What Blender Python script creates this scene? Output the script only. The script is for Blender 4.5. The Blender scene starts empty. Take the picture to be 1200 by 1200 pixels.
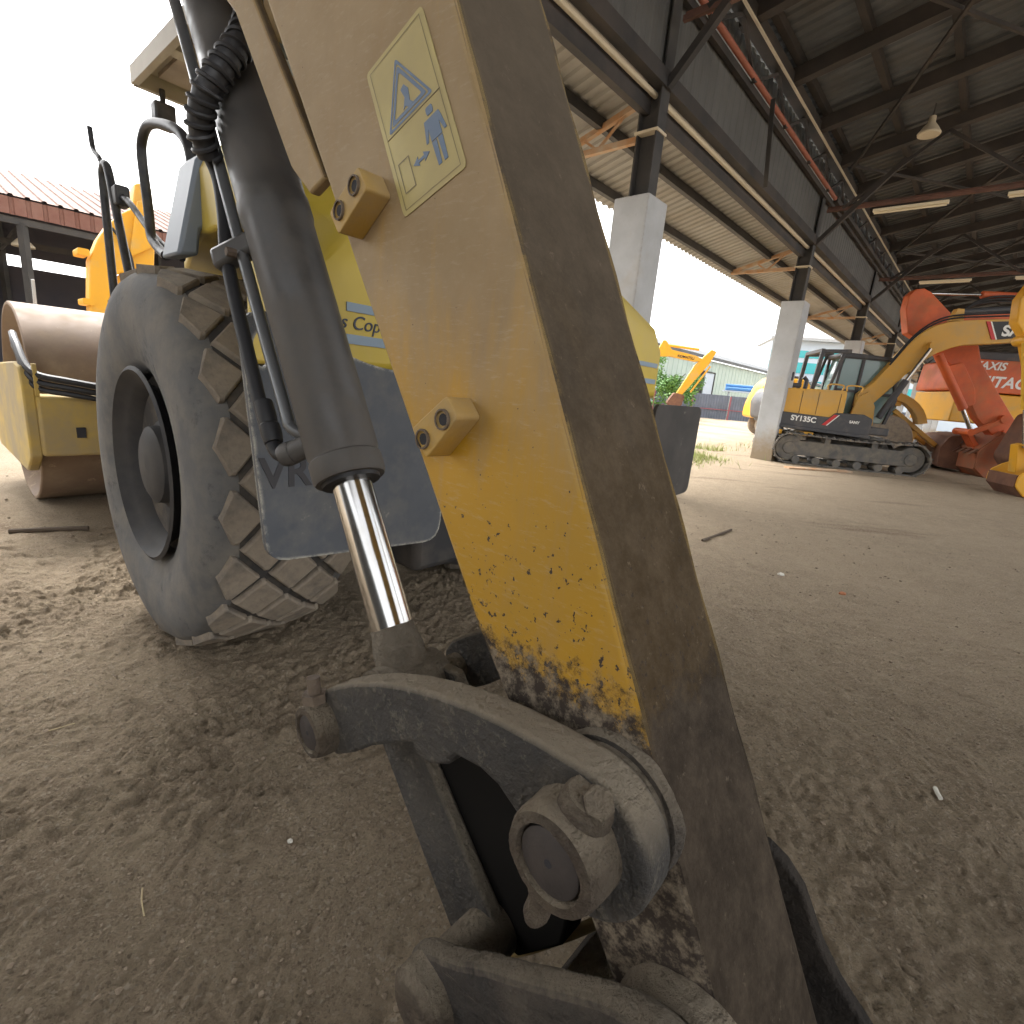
import bpy, bmesh, math, random
import numpy as np
from mathutils import Vector, Matrix
random.seed(7); np.random.seed(7)
sc = bpy.context.scene
col = sc.collection
V3 = lambda *a: np.array(a, float)
R = math.radians

# ------------------------------------------------------------------ camera
CAM_H, PITCH, ROLL = 1.25, R(14.0), R(5.3)
cd = bpy.data.cameras.new('camera')
cam = bpy.data.objects.new('camera', cd); col.objects.link(cam)
cd.sensor_fit = 'HORIZONTAL'; cd.sensor_width = 36.0; cd.lens = 18.0
cd.clip_start = 0.02; cd.clip_end = 2000
fw_ = V3(0, math.cos(PITCH), -math.sin(PITCH)); up0 = V3(0, math.sin(PITCH), math.cos(PITCH))
rt_ = math.cos(ROLL)*V3(1, 0, 0) + math.sin(ROLL)*up0
up_ = -math.sin(ROLL)*V3(1, 0, 0) + math.cos(ROLL)*up0
cam.matrix_world = Matrix(((rt_[0], up_[0], -fw_[0], 0), (rt_[1], up_[1], -fw_[1], 0), (rt_[2], up_[2], -fw_[2], CAM_H), (0, 0, 0, 1)))
sc.camera = cam

# ------------------------------------------------------------------ sky, sun, exposure
SUN_EL, SUN_AZ = R(52), R(-40)
w = bpy.data.worlds.new('World'); sc.world = w; w.use_nodes = True
nt = w.node_tree; nt.nodes.clear()
sky = nt.nodes.new('ShaderNodeTexSky'); sky.sky_type = 'NISHITA'; sky.sun_disc = False
sky.sun_elevation = SUN_EL; sky.sun_rotation = SUN_AZ; sky.air_density = 1.0; sky.dust_density = 4.0; sky.ozone_density = 1.0
hs = nt.nodes.new('ShaderNodeHueSaturation'); hs.inputs['Saturation'].default_value = 0.08
bg = nt.nodes.new('ShaderNodeBackground'); bg.inputs['Strength'].default_value = 0.15
wo = nt.nodes.new('ShaderNodeOutputWorld')
wm = nt.nodes.new('ShaderNodeMix'); wm.data_type = 'RGBA'; wm.blend_type = 'MULTIPLY'; wm.inputs[0].default_value = 1.0; wm.inputs[7].default_value = (1.0, 0.995, 0.985, 1)   # thin bright overcast
nt.links.new(sky.outputs[0], hs.inputs['Color']); nt.links.new(hs.outputs[0], wm.inputs[6]); nt.links.new(wm.outputs[2], bg.inputs['Color']); nt.links.new(bg.outputs[0], wo.inputs['Surface'])
sd = bpy.data.lights.new('sun', 'SUN'); sd.energy = 0.8; sd.angle = R(20); sd.color = (1.0, 0.96, 0.9)
sun = bpy.data.objects.new('sun', sd); col.objects.link(sun)
sdir = Vector((math.sin(SUN_AZ)*math.cos(SUN_EL), math.cos(SUN_AZ)*math.cos(SUN_EL), math.sin(SUN_EL)))
sun.rotation_euler = sdir.to_track_quat('Z', 'Y').to_euler(); sun.location = (0, 0, 40)
sc.view_settings.view_transform = 'Standard'; sc.view_settings.look = 'None'
sc.view_settings.gamma = 1.0; sc.view_settings.use_curve_mapping = False
sc.view_settings.exposure = 2.25
sc.cycles.max_bounces = 7; sc.cycles.diffuse_bounces = 4; sc.cycles.adaptive_threshold = 0.025; sc.cycles.use_denoising = True
sc.cycles.sample_clamp_indirect = 6.0

# ------------------------------------------------------------------ frames
def head(az): a = R(az); return V3(math.sin(a), math.cos(a), 0)
Z = V3(0, 0, 1)
SD, ST = head(41.5), head(131.5)                 # the shed: along, and across into it
def W(s, t, z): return SD*s + ST*t + Z*z
AD = head(-48.4); AN = -head(41.6)               # the near arm: outward, and towards the camera
def PN(a, z, n): return AD*a - AN*n + Z*z
RH, RR = head(-50), head(40); RO = V3(-1.55, 2.07, 0) + 1.08*RR   # the roller: heading, its right, rear axle
def RP(f, l, z): return RO + RH*f + RR*l + Z*z

# ------------------------------------------------------------------ materials
MATS = {}
def mat(name, base, rough=0.7, metal=0.0, var=None, vscale=3.0, dust=None, dscale=2.0, damt=0.5, chip=None, cscale=30, camt=0.35, bump=0.0, bscale=40.0, streak=None, spec=0.4, up_dust=0.0, bdist=0.01, up_col=(0.33, 0.275, 0.20), edge=None, er=0.01, foot=None):
    if name in MATS: return MATS[name]
    m = bpy.data.materials.new(name); m.use_nodes = True; n = m.node_tree.nodes; l = m.node_tree.links
    b = n['Principled BSDF']; b.inputs['Roughness'].default_value = rough; b.inputs['Metallic'].default_value = metal
    b.inputs['Specular IOR Level'].default_value = spec
    tc = n.new('ShaderNodeTexCoord'); co = tc.outputs['Object']
    if streak:
        mp = n.new('ShaderNodeMapping'); mp.inputs['Scale'].default_value = streak; l.new(co, mp.inputs[0]); sco = mp.outputs[0]
    else: sco = co
    def noise(scale, det=6, rgh=0.6, src=None, dist=0.0):
        t = n.new('ShaderNodeTexNoise'); t.inputs['Scale'].default_value = scale; t.inputs['Detail'].default_value = det
        t.inputs['Roughness'].default_value = rgh; t.inputs['Distortion'].default_value = dist; l.new(src or co, t.inputs['Vector']); return t.outputs['Fac']
    def ramp(f, a, c):
        r = n.new('ShaderNodeMapRange'); r.inputs['From Min'].default_value = a; r.inputs['From Max'].default_value = c; l.new(f, r.inputs['Value']); return r.outputs[0]
    def mix(f, a, c):
        x = n.new('ShaderNodeMix'); x.data_type = 'RGBA'
        if isinstance(f, float): x.inputs[0].default_value = f
        else: l.new(f, x.inputs[0])
        for i, v in ((6, a), (7, c)):
            if isinstance(v, tuple): x.inputs[i].default_value = (*v, 1)
            else: l.new(v, x.inputs[i])
        return x.outputs[2]
    c = tuple(base)
    rr = None
    if var: c = mix(ramp(noise(vscale), 0.35, 0.65), c, tuple(var))
    if chip:
        f = ramp(noise(cscale, 12, 0.78), 1-camt-0.03, 1-camt+0.04); c = mix(f, c, tuple(chip))
    if dust:
        f = ramp(noise(dscale, 8, 0.65, sco), 0.62-damt*0.45, 0.62-damt*0.45+0.3)
        mu = n.new('ShaderNodeMath'); mu.operation = 'MULTIPLY'; l.new(f, mu.inputs[0]); mu.inputs[1].default_value = 0.85; f = mu.outputs[0]
        c = mix(f, c, tuple(dust)); rr = f
    if up_dust > 0:
        g = n.new('ShaderNodeNewGeometry'); sx = n.new('ShaderNodeSeparateXYZ'); l.new(g.outputs['Normal'], sx.inputs[0])
        f = ramp(sx.outputs[2], 0.25, 0.8); mu = n.new('ShaderNodeMath'); mu.operation = 'MULTIPLY'; l.new(f, mu.inputs[0])
        mu.inputs[1].default_value = up_dust; c = mix(mu.outputs[0], c, tuple(up_col))
    if foot:
        sz = n.new('ShaderNodeSeparateXYZ'); l.new(co, sz.inputs[0]); ff = ramp(sz.outputs[2], foot[0], 0.0); sm = n.new('ShaderNodeMath'); sm.operation = 'ADD'; l.new(ff, sm.inputs[0]); l.new(noise(6, 8, .75), sm.inputs[1])
        c = mix(ramp(sm.outputs[0], .62, 1.25), c, tuple(foot[1]))
    if edge:
        bv = n.new('ShaderNodeBevel'); bv.samples = 4; bv.inputs['Radius'].default_value = er; g2 = n.new('ShaderNodeNewGeometry')
        dt = n.new('ShaderNodeVectorMath'); dt.operation = 'DOT_PRODUCT'; l.new(bv.outputs[0], dt.inputs[0]); l.new(g2.outputs['Normal'], dt.inputs[1])
        f = ramp(dt.outputs['Value'], 0.99, 0.86); mu = n.new('ShaderNodeMath'); mu.operation = 'MULTIPLY'; l.new(f, mu.inputs[0]); l.new(ramp(noise(22, 8, 0.75), 0.42, 0.55), mu.inputs[1]); c = mix(mu.outputs[0], c, tuple(edge))
    if isinstance(c, tuple): b.inputs['Base Color'].default_value = (*c, 1)
    else: l.new(c, b.inputs['Base Color'])
    if rr is not None:
        r2 = n.new('ShaderNodeMapRange'); r2.inputs['To Min'].default_value = rough; r2.inputs['To Max'].default_value = 0.95; l.new(rr, r2.inputs['Value']); l.new(r2.outputs[0], b.inputs['Roughness'])
    if bump > 0:
        bp = n.new('ShaderNodeBump'); bp.inputs['Strength'].default_value = bump; bp.inputs['Distance'].default_value = bdist
        l.new(noise(bscale, 6, 0.65), bp.inputs['Height']); l.new(bp.outputs[0], b.inputs['Normal'])
    MATS[name] = m; return m
DUST = (0.30, 0.245, 0.18)
mat('steel_dark', (0.035, 0.034, 0.035), 0.65, var=(0.06, 0.055, 0.05), vscale=2)
mat('roof_steel', (0.030, 0.029, 0.030), 0.75, var=(0.06, 0.05, 0.045), vscale=1.5)
mat('roof_sheet', (0.125, 0.133, 0.142), 0.6, metal=0.0, var=(0.09, 0.095, 0.10), vscale=1.2, dust=(0.13, 0.115, 0.10), dscale=0.9, damt=0.25)
mat('canopy_sheet', (0.34, 0.328, 0.30), 0.6, var=(0.28, 0.268, 0.24), vscale=1.0, dust=(0.30, 0.27, 0.225), dscale=1.5, damt=0.4)
mat('pale_sheet', (0.45, 0.48, 0.50), 0.6, var=(0.38, 0.40, 0.41), vscale=1.5)
mat('fascia_sheet', (0.11, 0.11, 0.107), 0.7, var=(0.085, 0.085, 0.083), vscale=1.5)
mat('red_pipe', (0.28, 0.095, 0.06), 0.6, var=(0.33, 0.11, 0.07), vscale=4)
mat('rusty_angle', (0.42, 0.33, 0.24), 0.8, var=(0.42, 0.22, 0.1), vscale=5)
mat('concrete', (0.46, 0.475, 0.49), 0.85, var=(0.39, 0.40, 0.41), vscale=2.5, chip=(0.17, 0.16, 0.145), cscale=4, camt=0.34, dust=(0.40, 0.34, 0.26), dscale=1.2, damt=0.15, bump=0.3, bscale=25, foot=(0.9, (0.30, 0.24, 0.165)), edge=(0.30, 0.28, 0.25), er=.03)
mat('lamp_white', (0.75, 0.68, 0.52), 0.5)
mat('lamp_dusty', (0.55, 0.48, 0.36), 0.6)
mat('red_roof', (0.15, 0.07, 0.05), 0.8, var=(0.20, 0.12, 0.09), vscale=1.2)
mat('red_fascia', (0.17, 0.075, 0.055), 0.7, var=(0.21, 0.11, 0.085), vscale=2)
mat('dark_wall', (0.05, 0.05, 0.065), 0.8, var=(0.065, 0.06, 0.07), vscale=1)
mat('green_wall', (0.50, 0.60, 0.54), 0.7, var=(0.46, 0.55, 0.5), vscale=0.6)
mat('dark_open', (0.03, 0.03, 0.035), 0.8)
mat('fence_grey', (0.17, 0.19, 0.24), 0.65, var=(0.14, 0.16, 0.2), vscale=1.5)
mat('fence_red', (0.35, 0.12, 0.14), 0.7)
mat('blue_pipe', (0.08, 0.22, 0.45), 0.5)
mat('glass_teal', (0.05, 0.42, 0.45), 0.12, spec=0.6)
mat('pale_cladding', (0.55, 0.62, 0.70), 0.5)
mat('leaf', (0.09, 0.22, 0.05), 0.6, var=(0.16, 0.3, 0.07), vscale=2)
mat('bark', (0.12, 0.09, 0.06), 0.9)
mat('grass', (0.22, 0.30, 0.07), 0.8, var=(0.36, 0.36, 0.15), vscale=3)
mat('rusty_tie', (0.16, 0.08, 0.06), 0.8, var=(0.1, 0.06, 0.05), vscale=3)
# ------------------------------------------------------------------ builders
def tag(o, label=None, cat=None, group=None, kind=None):
    if label: o['label'] = label
    if cat: o['category'] = cat
    if group: o['group'] = group
    if kind: o['kind'] = kind
    return o
def thing(name, label, cat, loc, group=None):
    o = bpy.data.objects.new(name, None); col.objects.link(o); o.location = tuple(loc); o.empty_display_size = 0.2
    return tag(o, label, cat, group)
def wloc(o):
    p = V3(0, 0, 0)
    while o: p = p + np.array(o.location); o = o.parent
    return p
class MB:
    def __init__(s): s.v = []; s.f = []
    def add(s, vs, fs):
        k = len(s.v); s.v += [tuple(map(float, p)) for p in vs]; s.f += [tuple(i+k for i in f) for f in fs]; return s
    def prism(s, poly, O, U, V, N, n0, n1):
        n = len(poly); vs = [O+U*u+V*v+N*n0 for u, v in poly]+[O+U*u+V*v+N*n1 for u, v in poly]
        ar = sum(poly[i][0]*poly[(i+1) % n][1]-poly[(i+1) % n][0]*poly[i][1] for i in range(n))
        flip = (ar > 0) == (np.dot(np.cross(U, V), N)*(n1-n0) > 0)
        fs = [tuple(range(n)), tuple(range(2*n-1, n-1, -1))]+[(i, i+n, (i+1) % n+n, (i+1) % n) for i in range(n)]
        if flip: fs = [tuple(reversed(f)) for f in fs]
        return s.add(vs, fs)
    def box(s, c, sx, sy, sz, X=V3(1, 0, 0), Y=V3(0, 1, 0), Zv=V3(0, 0, 1)):
        c = np.array(c, float)
        return s.prism([(-sx/2, -sy/2), (sx/2, -sy/2), (sx/2, sy/2), (-sx/2, sy/2)], c, X, Y, Zv, -sz/2, sz/2)
    def bar(s, p, q, wd, dp, side=None):
        p, q = np.array(p, float), np.array(q, float); d = q-p; L = np.linalg.norm(d); d = d/L
        sv = np.cross(d, V3(0, 0, 1) if side is None else np.array(side, float))
        if np.linalg.norm(sv) < 1e-4: sv = np.cross(d, V3(1, 0, 0))
        sv = sv/np.linalg.norm(sv); uv = np.cross(sv, d)
        return s.prism([(-wd/2, -dp/2), (wd/2, -dp/2), (wd/2, dp/2), (-wd/2, dp/2)], p, sv, uv, d, 0, L)
    def tube(s, pts, r, seg=10, caps=True, closed=False):
        pts = [np.array(p, float) for p in pts]; n = len(pts); rr = r if isinstance(r, (list, tuple, np.ndarray)) else [r]*n
        T = []
        for i in range(n):
            a = pts[i-1] if (i > 0 or closed) else pts[i]; b = pts[(i+1) % n] if (i < n-1 or closed) else pts[i]
            d = b-a; T.append(d/max(np.linalg.norm(d), 1e-9))
        ref = np.cross(T[0], V3(0.31, 0.2, 0.93)); ref /= np.linalg.norm(ref); vs = []
        for i in range(n):
            ref = ref-T[i]*np.dot(ref, T[i]); ref /= np.linalg.norm(ref); b = np.cross(T[i], ref)
            for k in range(seg):
                t = 2*math.pi*k/seg; vs.append(pts[i]+rr[i]*(math.cos(t)*ref+math.sin(t)*b))
        fs = []
        for i in range(n if closed else n-1):
            j = (i+1) % n
            for k in range(seg): fs.append((i*seg+k, i*seg+(k+1) % seg, j*seg+(k+1) % seg, j*seg+k))
        if caps and not closed: fs += [tuple(range(seg-1, -1, -1)), tuple(range((n-1)*seg, n*seg))]
        return s.add(vs, fs)
    def cyl(s, p, q, r, seg=20, r2=None): return s.tube([p, q], [r, r if r2 is None else r2], seg)
    def lathe(s, O, axis, prof, seg=32, close=False, cap=True):
        axis = axis/np.linalg.norm(axis); a = np.cross(axis, V3(0.21, 0.1, 0.97)); a /= np.linalg.norm(a); b = np.cross(axis, a); n = len(prof)
        vs = [O+axis*x+r*(math.cos(2*math.pi*k/seg)*a+math.sin(2*math.pi*k/seg)*b) for x, r in prof for k in range(seg)]
        fs = [(i*seg+k, i*seg+(k+1) % seg, ((i+1) % n)*seg+(k+1) % seg, ((i+1) % n)*seg+k) for i in range(n if close else n-1) for k in range(seg)]
        if not close and cap:
            if prof[0][1] > 1e-6: fs.append(tuple(range(seg-1, -1, -1)))
            if prof[-1][1] > 1e-6: fs.append(tuple(range((n-1)*seg, n*seg)))
        return s.add(vs, fs)
    def mesh(s, name, m, off=V3(0, 0, 0), smooth=False):
        me = bpy.data.meshes.new(name); o3 = np.array(off); me.from_pydata([(p[0]-o3[0], p[1]-o3[1], p[2]-o3[2]) for p in s.v], [], s.f)
        bm = bmesh.new(); bm.from_mesh(me); bmesh.ops.recalc_face_normals(bm, faces=bm.faces); bm.to_mesh(me); bm.free()
        if m: me.materials.append(MATS[m])
        if smooth:
            me.polygons.foreach_set('use_smooth', [True]*len(me.polygons))
            me.set_sharp_from_angle(angle=R(38))
        me.update(); return me
    def build(s, name, m, parent=None, smooth=False, bevel=0.0, bseg=2):
        off = wloc(parent) if parent else V3(0, 0, 0)
        o = bpy.data.objects.new(name, s.mesh(name, m, off, smooth or bevel > 0)); col.objects.link(o)
        if parent: o.parent = parent
        if bevel > 0:
            b = o.modifiers.new('bevel', 'BEVEL'); b.width = bevel; b.segments = bseg; b.limit_method = 'ANGLE'; b.angle_limit = R(35)
        return o
def crust(o, strength=.005, size=.03, levels=2):
    """caked mud: subdivide finely and roughen the surface itself"""
    sb = o.modifiers.new('fine', 'SUBSURF'); sb.subdivision_type = 'SIMPLE'; sb.levels = levels; sb.render_levels = levels
    key = 'crust_%g' % size; tx = bpy.data.textures.get(key) or bpy.data.textures.new(key, 'CLOUDS'); tx.noise_scale = size; tx.noise_depth = 4
    d = o.modifiers.new('crust', 'DISPLACE'); d.texture = tx; d.strength = strength; d.mid_level = .5; d.texture_coords = 'GLOBAL'
    return o
def clone(o, name=None, parent=None):
    c = o.copy(); col.objects.link(c); c.parent = parent if parent else o.parent
    return c
def text_mesh(txt, size, O, U, V, name, m, parent, shear=0.0, depth=0.0015, bold=0.0):
    cu = bpy.data.curves.new('t', 'FONT'); cu.body = txt; cu.size = size; cu.shear = shear; cu.extrude = depth; cu.offset = bold
    to = bpy.data.objects.new('t', cu); col.objects.link(to)
    dg = bpy.context.evaluated_depsgraph_get(); me = bpy.data.meshes.new_from_object(to.evaluated_get(dg))
    bpy.data.objects.remove(to); bpy.data.curves.remove(cu)
    Nn = np.cross(U, V); off = wloc(parent)
    for v in me.vertices:
        x, y, z = v.co; p = O+U*x+V*y+Nn*z-off; v.co = tuple(p)
    me.materials.clear(); me.materials.append(MATS[m])
    o = bpy.data.objects.new(name, me); col.objects.link(o); o.parent = parent; return o
def arc(cx, cy, r, a0, a1, n): return [(cx+r*math.cos(R(a0+(a1-a0)*i/n)), cy+r*math.sin(R(a0+(a1-a0)*i/n))) for i in range(n+1)]
def rounded(pts, r, n=4):
    out = []; m = len(pts)
    rs = r if isinstance(r, (list, tuple)) else [r]*m
    for i in range(m):
        p0, p1, p2 = (np.array(pts[k % m], float) for k in (i-1, i, i+1)); rad = rs[i]
        if rad <= 0: out.append(tuple(p1)); continue
        a = (p0-p1)/np.linalg.norm(p0-p1); b = (p2-p1)/np.linalg.norm(p2-p1)
        k = min(rad, 0.45*np.linalg.norm(p0-p1), 0.45*np.linalg.norm(p2-p1)); s, e = p1+a*k, p1+b*k
        for j in range(n+1):
            t = j/n; q = (1-t)**2*s+2*t*(1-t)*p1+t*t*e; out.append(tuple(q))
    return out
def smooth_path(pts, n=6):
    P = [np.array(p, float) for p in pts]; P = [2*P[0]-P[1]]+P+[2*P[-1]-P[-2]]; out = []
    for i in range(1, len(P)-2):
        for k in range(n):
            t = k/n; a, b, c, d = P[i-1:i+3]
            out.append(0.5*((2*b)+(-a+c)*t+(2*a-5*b+4*c-d)*t*t+(-a+3*b-3*c+d)*t**3))
    return out+[P[-2]]
# lattice noise for the ground
VT = {}
def vnoise(x, y, seed):
    if seed not in VT: VT[seed] = np.random.RandomState(seed).rand(256, 256)
    tab = VT[seed]
    xi, yi = np.floor(x).astype(int), np.floor(y).astype(int); fx, fy = x-xi, y-yi
    fx = fx*fx*(3-2*fx); fy = fy*fy*(3-2*fy); g = lambda a, b: tab[a % 256, b % 256]
    return (g(xi, yi)*(1-fx)+g(xi+1, yi)*fx)*(1-fy)+(g(xi, yi+1)*(1-fx)+g(xi+1, yi+1)*fx)*fy-0.5
# ------------------------------------------------------------------ ground
def ground_material():
    m = bpy.data.materials.new('dirt'); m.use_nodes = True; n = m.node_tree.nodes; l = m.node_tree.links
    b = n['Principled BSDF']; b.inputs['Roughness'].default_value = 0.95; b.inputs['Specular IOR Level'].default_value = 0.15
    tc = n.new('ShaderNodeTexCoord'); co = tc.outputs['Object']
    def noise(s, d=8, r=0.65, dist=0.0, src=None):
        t = n.new('ShaderNodeTexNoise'); t.inputs['Scale'].default_value = s; t.inputs['Detail'].default_value = d; t.inputs['Roughness'].default_value = r
        t.inputs['Distortion'].default_value = dist; l.new(src or co, t.inputs['Vector']); return t.outputs['Fac']
    def ramp(f, a, c):
        r = n.new('ShaderNodeMapRange'); r.inputs['From Min'].default_value = a; r.inputs['From Max'].default_value = c; l.new(f, r.inputs['Value']); return r.outputs[0]
    def mix(f, a, c):
        x = n.new('ShaderNodeMix'); x.data_type = 'RGBA'; l.new(f, x.inputs[0])
        for i, v in ((6, a), (7, c)):
            if isinstance(v, tuple): x.inputs[i].default_value = (*v, 1)
            else: l.new(v, x.inputs[i])
        return x.outputs[2]
    c = mix(ramp(noise(0.8), 0.35, 0.65), (0.35, 0.274, 0.19), (0.285, 0.222, 0.154))
    c = mix(ramp(noise(6, 10, 0.7), 0.45, 0.72), c, (0.385, 0.31, 0.212))
    c = mix(ramp(noise(45, 12, 0.82), 0.54, 0.70), c, (0.14, 0.108, 0.076))
    c = mix(ramp(noise(110, 4, 0.7), 0.64, 0.70), c, (0.40, 0.34, 0.27))
    mp = n.new('ShaderNodeMapping'); mp.inputs['Rotation'].default_value = (0, 0, R(12)); mp.inputs['Scale'].default_value = (0.25, 1.3, 1); l.new(co, mp.inputs[0])
    c = mix(ramp(noise(0.9, 5, 0.6, 0.3, mp.outputs[0]), 0.58, 0.72), c, (0.17, 0.12, 0.08))
    dp = n.new('ShaderNodeVectorMath'); dp.operation = 'DOT_PRODUCT'; l.new(co, dp.inputs[0]); dp.inputs[1].default_value = tuple(ST)
    ad = n.new('ShaderNodeMath'); ad.operation = 'MULTIPLY_ADD'; l.new(noise(0.7, 4), ad.inputs[0]); ad.inputs[1].default_value = 2.5; l.new(dp.outputs['Value'], ad.inputs[2])
    pale = mix(ramp(noise(0.5, 6, 0.65, 0.5), 0.4, 0.62), (0.42, 0.36, 0.28), (0.33, 0.25, 0.17))
    c = mix(ramp(ad.outputs[0], -4.0, -6.5), c, pale)
    vo = n.new('ShaderNodeTexVoronoi'); vo.inputs['Scale'].default_value = 150; vo.inputs['Randomness'].default_value = 1; l.new(co, vo.inputs['Vector'])
    vs = n.new('ShaderNodeSeparateColor'); l.new(vo.outputs['Color'], vs.inputs[0])
    def bump(h, d, st, prev=None):
        x = n.new('ShaderNodeBump'); x.inputs['Strength'].default_value = st; x.inputs['Distance'].default_value = d; l.new(h, x.inputs['Height'])
        if prev is not None: l.new(prev, x.inputs['Normal'])
        return x.outputs[0]
    grit = n.new('ShaderNodeMath'); grit.operation = 'MULTIPLY'; l.new(ramp(vo.outputs['Distance'], .55, .1), grit.inputs[0]); l.new(ramp(vs.outputs[0], .35, .95), grit.inputs[1])
    nb = bump(noise(30, 12, 0.75), .024, 1.0); nb = bump(grit.outputs[0], .008, 1.0, nb); nb = bump(noise(190, 8, 0.8), .007, 1.0, nb)
    l.new(nb, b.inputs['Normal'])
    c = mix(ramp(noise(75, 12, .85), .50, .66), c, (0.44, 0.355, 0.255)); c = mix(ramp(noise(120, 10, .85, 0.0), .53, .66), c, (0.155, 0.118, 0.083))
    c = mix(ramp(vs.outputs[1], .84, 1.0), c, (0.42, 0.35, 0.265)); c = mix(ramp(vs.outputs[2], .90, 1.05), c, (0.17, 0.135, 0.098))
    l.new(c, b.inputs['Base Color'])
    MATS['dirt'] = m
ground_material()
def axis_pts(lo, hi, step, far, ratio):
    a = list(np.arange(lo, hi, step)); s = step; x = a[-1]; up = []
    while x < far: s *= ratio; x += s; up.append(x)
    s = step; x = a[0]; dn = []
    while x > -far: s *= ratio; x -= s; dn.append(x)
    return np.array(dn[::-1]+a+up)
def crumb(x, y):
    # crumbly topsoil: patches of small clods with smoother trodden dirt between them
    patch = np.clip(0.55+1.3*vnoise(x*2.3+70, y*2.3+20, 11)+.8*vnoise(x*7+7, y*7+2, 12), 0.12, 1.2)
    a = np.maximum(0, vnoise(x*24+5, y*24+9, 13)-.02)*.030+np.maximum(0, vnoise(x*47+15, y*47+3, 14)-.05)*.022+np.maximum(0, vnoise(x*80+1, y*80+33, 15)-.05)*.013
    trod = 1-.72*np.clip((x-.15)/.6, 0, 1)
    return patch*a*trod*1.9
def ground_z(gx, gy):
    r = np.hypot(gx, gy); near = np.clip(1.25-r/14, 0.25, 1)
    z = 0.05*vnoise(gx*0.35+9, gy*0.35+4, 1)*np.clip(r/6, 0, 1)+near*(crumb(gx, gy)+0.016*vnoise(gx*1.9+3, gy*1.9+8, 2)+0.009*vnoise(gx*5.1, gy*5.1, 3)+0.012*vnoise(gx*13.3+40, gy*13.3+40, 4)+0.011*np.abs(vnoise(gx*31+10, gy*31+50, 5))*2)
    # shallow ruts pressed along the way the machines drove
    for sx, wd in ((3.4, 0.35), (5.1, 0.35), (8.6, 0.4)):
        d = gx*SD[0]+gy*SD[1]-sx-0.3*np.sin((gx*ST[0]+gy*ST[1])*0.4); z += -0.02*np.exp(-(d/wd)**2)
    return np.where(r > 60, -0.02, z)
xs = axis_pts(-2.3, 1.9, 0.0075, 900, 1.045); ys = axis_pts(0.35, 2.75, 0.0075, 900, 1.045)
gx, gy = np.meshgrid(xs, ys); gz = ground_z(gx, gy)
me = bpy.data.meshes.new('ground'); nx, ny = len(xs), len(ys)
vv = np.stack([gx.ravel(), gy.ravel(), gz.ravel()], 1)
ii = (np.arange(ny-1)[:, None]*nx+np.arange(nx-1)[None]).ravel(); ff = np.stack([ii, ii+1, ii+1+nx, ii+nx], 1)
me.vertices.add(len(vv)); me.vertices.foreach_set('co', vv.ravel().astype(np.float32))
me.loops.add(ff.size); me.loops.foreach_set('vertex_index', ff.ravel().astype(np.int32))
me.polygons.add(len(ff)); me.polygons.foreach_set('loop_start', np.arange(0, ff.size, 4, dtype=np.int32)); me.polygons.foreach_set('use_smooth', np.ones(len(ff), dtype=bool))
me.update(calc_edges=True); me.materials.append(MATS['dirt'])
go = bpy.data.objects.new('ground', me); col.objects.link(go); go['kind'] = 'structure'
def gz_at(p): return float(ground_z(np.array([p[0]]), np.array([p[1]]))[0])

# clods and pebbles lying loose on the dirt: nobody could count them
mat('clod', (0.20, 0.155, 0.11), 0.95, var=(0.27, 0.21, 0.15), vscale=8)
def ico(r, sq=1.0):
    t = (1+5**.5)/2; P = [(-1, t, 0), (1, t, 0), (-1, -t, 0), (1, -t, 0), (0, -1, t), (0, 1, t), (0, -1, -t), (0, 1, -t), (t, 0, -1), (t, 0, 1), (-t, 0, -1), (-t, 0, 1)]
    F = [(0, 11, 5), (0, 5, 1), (0, 1, 7), (0, 7, 10), (0, 10, 11), (1, 5, 9), (5, 11, 4), (11, 10, 2), (10, 7, 6), (7, 1, 8), (3, 9, 4), (3, 4, 2), (3, 2, 6), (3, 6, 8), (3, 8, 9), (4, 9, 5), (2, 4, 11), (6, 2, 10), (8, 6, 7), (9, 8, 1)]
    return [tuple(r*c/1.9*random.uniform(0.75, 1.25)*(sq if k == 2 else 1) for k, c in enumerate(p)) for p in P], F
mb = MB()
for i in range(9000):
    rr = 0.5+6.5*random.random()**1.6; az = random.uniform(-1.25, 1.2); x, y = rr*math.sin(az), rr*math.cos(az)
    sz = 0.0016+0.0045*random.random()**5
    vs, fs = ico(sz*(1+rr*0.22), 0.65); z = gz_at((x, y)); mb.add([(v[0]+x, v[1]+y, v[2]+z+sz*0.15) for v in vs], fs)
tag(mb.build('dirt_clods', 'clod', smooth=True), 'small loose clods and pebbles scattered over the brown dirt', 'clods', kind='stuff')

# ------------------------------------------------------------------ the open shed overhead
def corrugate(s0, s1, t0, z0, t1, z1, pitch, depth, below=0.0):
    ss = []; s = s0
    while s < s1: ss += [(s, 0), (s+pitch*.36, 0), (s+pitch*.5, depth), (s+pitch*.86, depth)]; s += pitch
    ss.append((s, 0)); n = len(ss); mb = MB(); v = []
    for t, z in ((t0, z0), (t1, z1)): v += [W(a, t, z+d) for a, d in ss]
    mb.add(v, [(i, i+1, n+i+1, n+i) for i in range(n-1)]); return mb
SH = thing('open_shed', 'open steel shed with dark trussed roof on concrete-footed columns', 'shed', W(6.4, 4.2, 0))
S0, S1, CS, TC = -9.3, 67.0, 7.3, -3.94
cols = [6.4+CS*k for k in range(-1, 9)]
RG = 5.2                       # open high side of the single-pitch roof, cut back unseen to brighten the right-hand ground
roofz = lambda t: 6.72+0.19*(t+3.7)
corrugate(S0, S1, -4.15, roofz(-4.15), RG, roofz(RG), 0.21, 0.035).build('roof_sheeting', 'roof_sheet', SH)
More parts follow.
